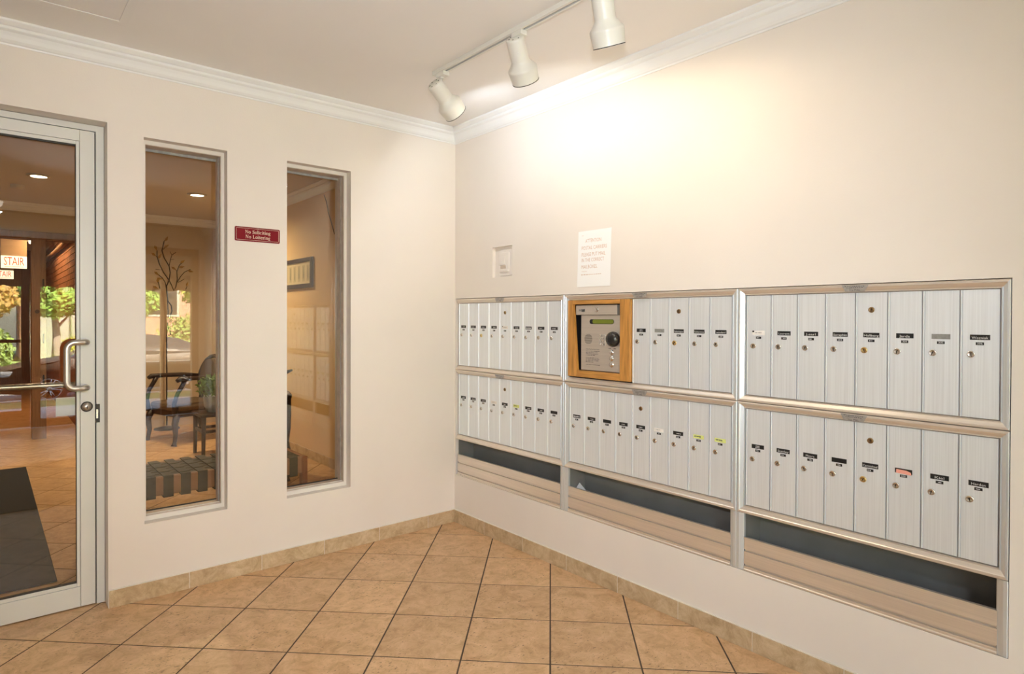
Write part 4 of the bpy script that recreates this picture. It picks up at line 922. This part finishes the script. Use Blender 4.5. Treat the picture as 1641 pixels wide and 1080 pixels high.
aw = thing('awning', 'brown canvas awning with a scalloped valance over the street entrance', 'awning', (-1.1, YE - .2, 2.7)); aw_ = tuple(-c for c in aw.location)
ax0, ax1, yv = -3.9, 1.9, -8.35
mb = MB(); mb.prism([(ax0, YE - .21, 2.78), (ax0, yv, 2.02), (ax0, yv, 2.0), (ax0, YE - .21, 2.75)], (0, 0, 0), (ax1 - ax0, 0, 0)); mb.build('canopy', M['awn'], aw, aw_)
mb = MB(); n = 22 * 8
top = [(ax0 + (ax1 - ax0) * k / n, yv, 2.0) for k in range(n + 1)]; bot = [(ax0 + (ax1 - ax0) * k / n, yv, 1.745 - .022 * abs(math.sin(PI * k / 8))) for k in range(n + 1)]
mb.add(top + bot, [(k, k + 1, n + 2 + k, n + 1 + k) for k in range(n)]); v2 = [(p[0], p[1] - .006, p[2]) for p in top + bot]; mb.add(v2, [(k, n + 1 + k, n + 2 + k, k + 1) for k in range(n)]); mb.build('valance', M['awn'], aw, aw_)
for x in (ax0 + .1, ax1 - .1): MB().tube([(x, YE - .21, 1.95), (x, yv + .05, 1.95)], .015, 8).build('arm', M['handle'], aw, aw_)
def car(label, x, y, paint, length=4.7, flip=1):
    """nose towards -x; x of the front axle"""
    C = thing('car', label, 'car', (x, y, -.55))
    ST = [(-.92, .38, .62, .62, .68, .70), (-.82, .26, .70, .70, .80, .80), (-.45, .22, .80, .80, .88, .88), (.05, .22, .88, .88, .90, .90), (.42, .22, .93, .95, .90, .84), (.75, .22, .95, 1.17, .91, .74), (1.10, .22, .96, 1.36, .91, .66), (1.55, .22, .97, 1.42, .91, .64), (2.05, .22, .98, 1.41, .91, .64), (2.5, .22, .99, 1.33, .91, .66), (2.9, .22, 1.01, 1.15, .90, .72), (3.15, .24, 1.02, 1.05, .89, .80), (3.50, .26, 1.00, 1.02, .86, .82), (3.70, .36, .90, .92, .76, .76)]
    mb = MB(); n = 10
    v = []
    for (sx, z0, zb, zr, w, wr) in ST:
        half = [(w * .86, z0), (w, z0 + .17), (w * 1.01, (z0 + zb) / 2 + .05), (w * .97, zb), (wr, zr)]
        v += [(sx, -a, b) for a, b in half] + [(sx, a, b) for a, b in half[::-1]]
    k = len(ST)
    for i in range(k - 1):
        for j in range(n):
            jj = (j + 1) % n; gl = 0
            tall = ST[i][3] - ST[i][2] > .12 or ST[i + 1][3] - ST[i + 1][2] > .12
            if tall and j in (3, 5): gl = 1
            if j == 4 and (i in (4, 5) or i in (9, 10)): gl = 1
            mb.add([v[i * n + j], v[i * n + jj], v[(i + 1) * n + jj], v[(i + 1) * n + j]], [(0, 1, 2, 3)], gl, True)
    mb.add(v[:n], [tuple(range(n))]); mb.add(v[-n:], [tuple(range(n))[::-1]])
    o = mb.build('body', [paint, M['carg']], C); o.data.shade_smooth() if hasattr(o.data, 'shade_smooth') else None
    for sx in (0, 2.70):
        for s in (-1, 1):
            wv = MB().lathe([(.20, -.06), (.29, -.075), (.325, -.05), (.325, .09), (.29, .11), (.20, .10)], (sx, s * .80, .325), (0, s, 0), 28).build('wheel', M['tyre'], C)
            mb = MB().lathe([(.205, .05), (.225, .10), (.205, .113), (.195, .08)], (sx, s * .80, .325), (0, s, 0), 28)
            mb.lathe([(.05, .06), (.05, .105), (0, .108)], (sx, s * .80, .325), (0, s, 0), 12)
            for q in range(5):
                for e in (-.16, .16):
                    a = q * 2 * PI / 5 + e; mb.tube([(sx + .04 * math.cos(a), s * .895, .325 + .04 * math.sin(a)), (sx + .205 * math.cos(a * 1.0), s * .905, .325 + .205 * math.sin(a))], .013, 6)
            mb.build('rim', M['alloy'], wv)
            MB().lathe([(0, .02), (.205, .02)], (sx, s * .80, .325), (0, s, 0), 20).build('brake_disc', M['seal'], wv)
    for s in (-1, 1):
        MB().box(-.80, -.55, s * .80 - .05, s * .80 + .03, .60, .72).build('head_lamp', M['headl'], C, bevel=.02); MB().box(3.50, 3.66, s * .70 - .14, s * .70 + .1, .70, .86).build('tail_lamp', M['tail'], C, bevel=.02)
        m_ = MB().box(.60, .74, s * .93, s * 1.10, .90, 1.03).build('wing_mirror', paint, C, bevel=.03)
    for s in (-1, 1): MB().box(.45, 3.1, s * .905, s * .918, .80, .825).build('side_trim', M['alloy'], C)
    return C
car('dark bronze sedan parked along the near kerb', -1.23, -13.45, M['carp'])
car('white sedan parked on the far side of the street', 2.6, -18.3, M['carw'])
def tree(label, x, y, h, r, m, n=1500, tr_=.13):
    t = thing('street_tree', label, 'tree', (x, y, -.40), 0, 'trees across the street')
    MB().tube([(0, 0, 0), (.03, 0, h * .3), (-.04, .03, h * .55), (.02, 0, h * .8)], [tr_, tr_ * .8, tr_ * .6, tr_ * .25], 10).build('trunk', M['bark'], t)
    for k in range(5):
        a = k * 1.3; MB().tube([(0, 0, h * (.35 + .06 * k)), (.5 * r * math.cos(a), .5 * r * math.sin(a), h * (.5 + .07 * k))], [tr_ * .4, tr_ * .12], 6).build('branch', M['bark'], t)
    c = [(r * .55 * math.cos(k * 2.4) * (k > 0), r * .55 * math.sin(k * 2.4) * (k > 0), h * .62 + r * .30 * math.sin(k * 1.9)) for k in range(7)]
    leaves(n, c, [(r * .58, r * .58, r * .48)] * 7, .13, m, 'foliage', t)
tree('orange leaved tree across the street left of the entrance reflection', -2.4, -23.2, 3.9, 1.15, M['leafo'], 2400)
tree('tall green tree across the street beside the white house', -.55, -20.7, 3.7, .9, M['leafg'], 2400)
tree('yellow green tree in front of the pink house', 4.1, -20.3, 3.7, 1.05, M['leafy'], 2400)
tree('green tree left of the yellow green one before the pink house', 1.95, -22.4, 3.7, .85, M['leafg'], 1800)
tree('yellow tree at the right end of the far lawn', 6.9, -20.8, 4.0, 1.4, M['leafy'], 1600)
tree('green tree at the left end of the far lawn', -6.2, -21.0, 4.4, 1.7, M['leafg'], 1600)
def shrub(label, x, y, rx, h, m, n=900):
    s = thing('shrub', label, 'shrub', (x, y, -.40), 0, 'shrubs outdoors'); MB().tube([(0, 0, 0), (0, 0, h * .5)], .03, 6).build('stem', M['bark'], s)
    leaves(n, [(0, 0, h * .5), (-rx * .5, 0, h * .42), (rx * .5, 0, h * .45)], [(rx * .65, .45, h * .48)] * 3, .085, m, 'foliage', s)
shrub('dark green clipped bush below the orange tree', -2.15, -20.6, .50, 1.45, M['hedge'], 1500)
shrub('yellow low bush beside the tall green tree', .25, -22.6, .5, 1.1, M['leafy'], 1000)
shrub('long green hedge shrub below the yellow green tree', 4.0, -23.2, 1.2, 1.9, M['hedge'], 2200)
shrub('rounded hedge shrub left of the long hedge', 1.75, -23.2, .6, 1.9, M['hedge'], 1300)
shrub('small shrub on the lawn right of the front walk', 1.7, -7.4, .5, .55, M['hedge'], 700)
def house(label, x0, x1, y, h, m, wins, roof=2.0, spout=None):
    H_ = thing('house', label, 'house', ((x0 + x1) / 2, y, -.4)); w = (x1 - x0) / 2
    MB().box(-w, w, -6, 0, 0, h).build('wall', m, H_)
    mb = MB(); mb.prism([(-w - .4, .5, h), (-w - .4, -6.5, h), (-w - .4, -3, h + roof)], (0, 0, 0), (2 * w + .8, 0, 0)); mb.build('roof', M['roof'], H_)
    for a, b, c, d in wins:
        f_ = panel(lambda u, v, q: (u, .03 - q, v), a, b, c, d, [(a + .08, b - .08, c + .08, d - .08)], .06).build('window', M['siding'], H_)
        MB().box(a + .08, b - .08, -.0, .012, c + .08, d - .08).build('pane', M['carg'], f_)
    if spout is not None: MB().tube([(spout - .35, .30, h - .3), (spout - .05, .12, h - .55), (spout, .10, h - .7), (spout, .10, .1)], .05, 8).build('downspout', M['siding'], H_)
    return H_
house('pink brick house with white framed windows across the street', 2.2, 10.3, -25.5, 4.2, M['pink'], [(-3.6, -2.2, 1.7, 3.1), (-.9, .7, 1.7, 3.1), (1.9, 3.3, 1.7, 3.1)])
house('white house with a downspout between the trees', -1.2, 1.1, -25.5, 4.0, M['siding'], [(-.1, .9, 2.3, 3.2)], roof=1.6, spout=.35)
house('second pink house behind the orange tree', -10.0, -2.3, -26.0, 4.2, M['pink'], [(-2.6, -1.2, 1.7, 3.1), (1.2, 2.8, 1.7, 3.1)])
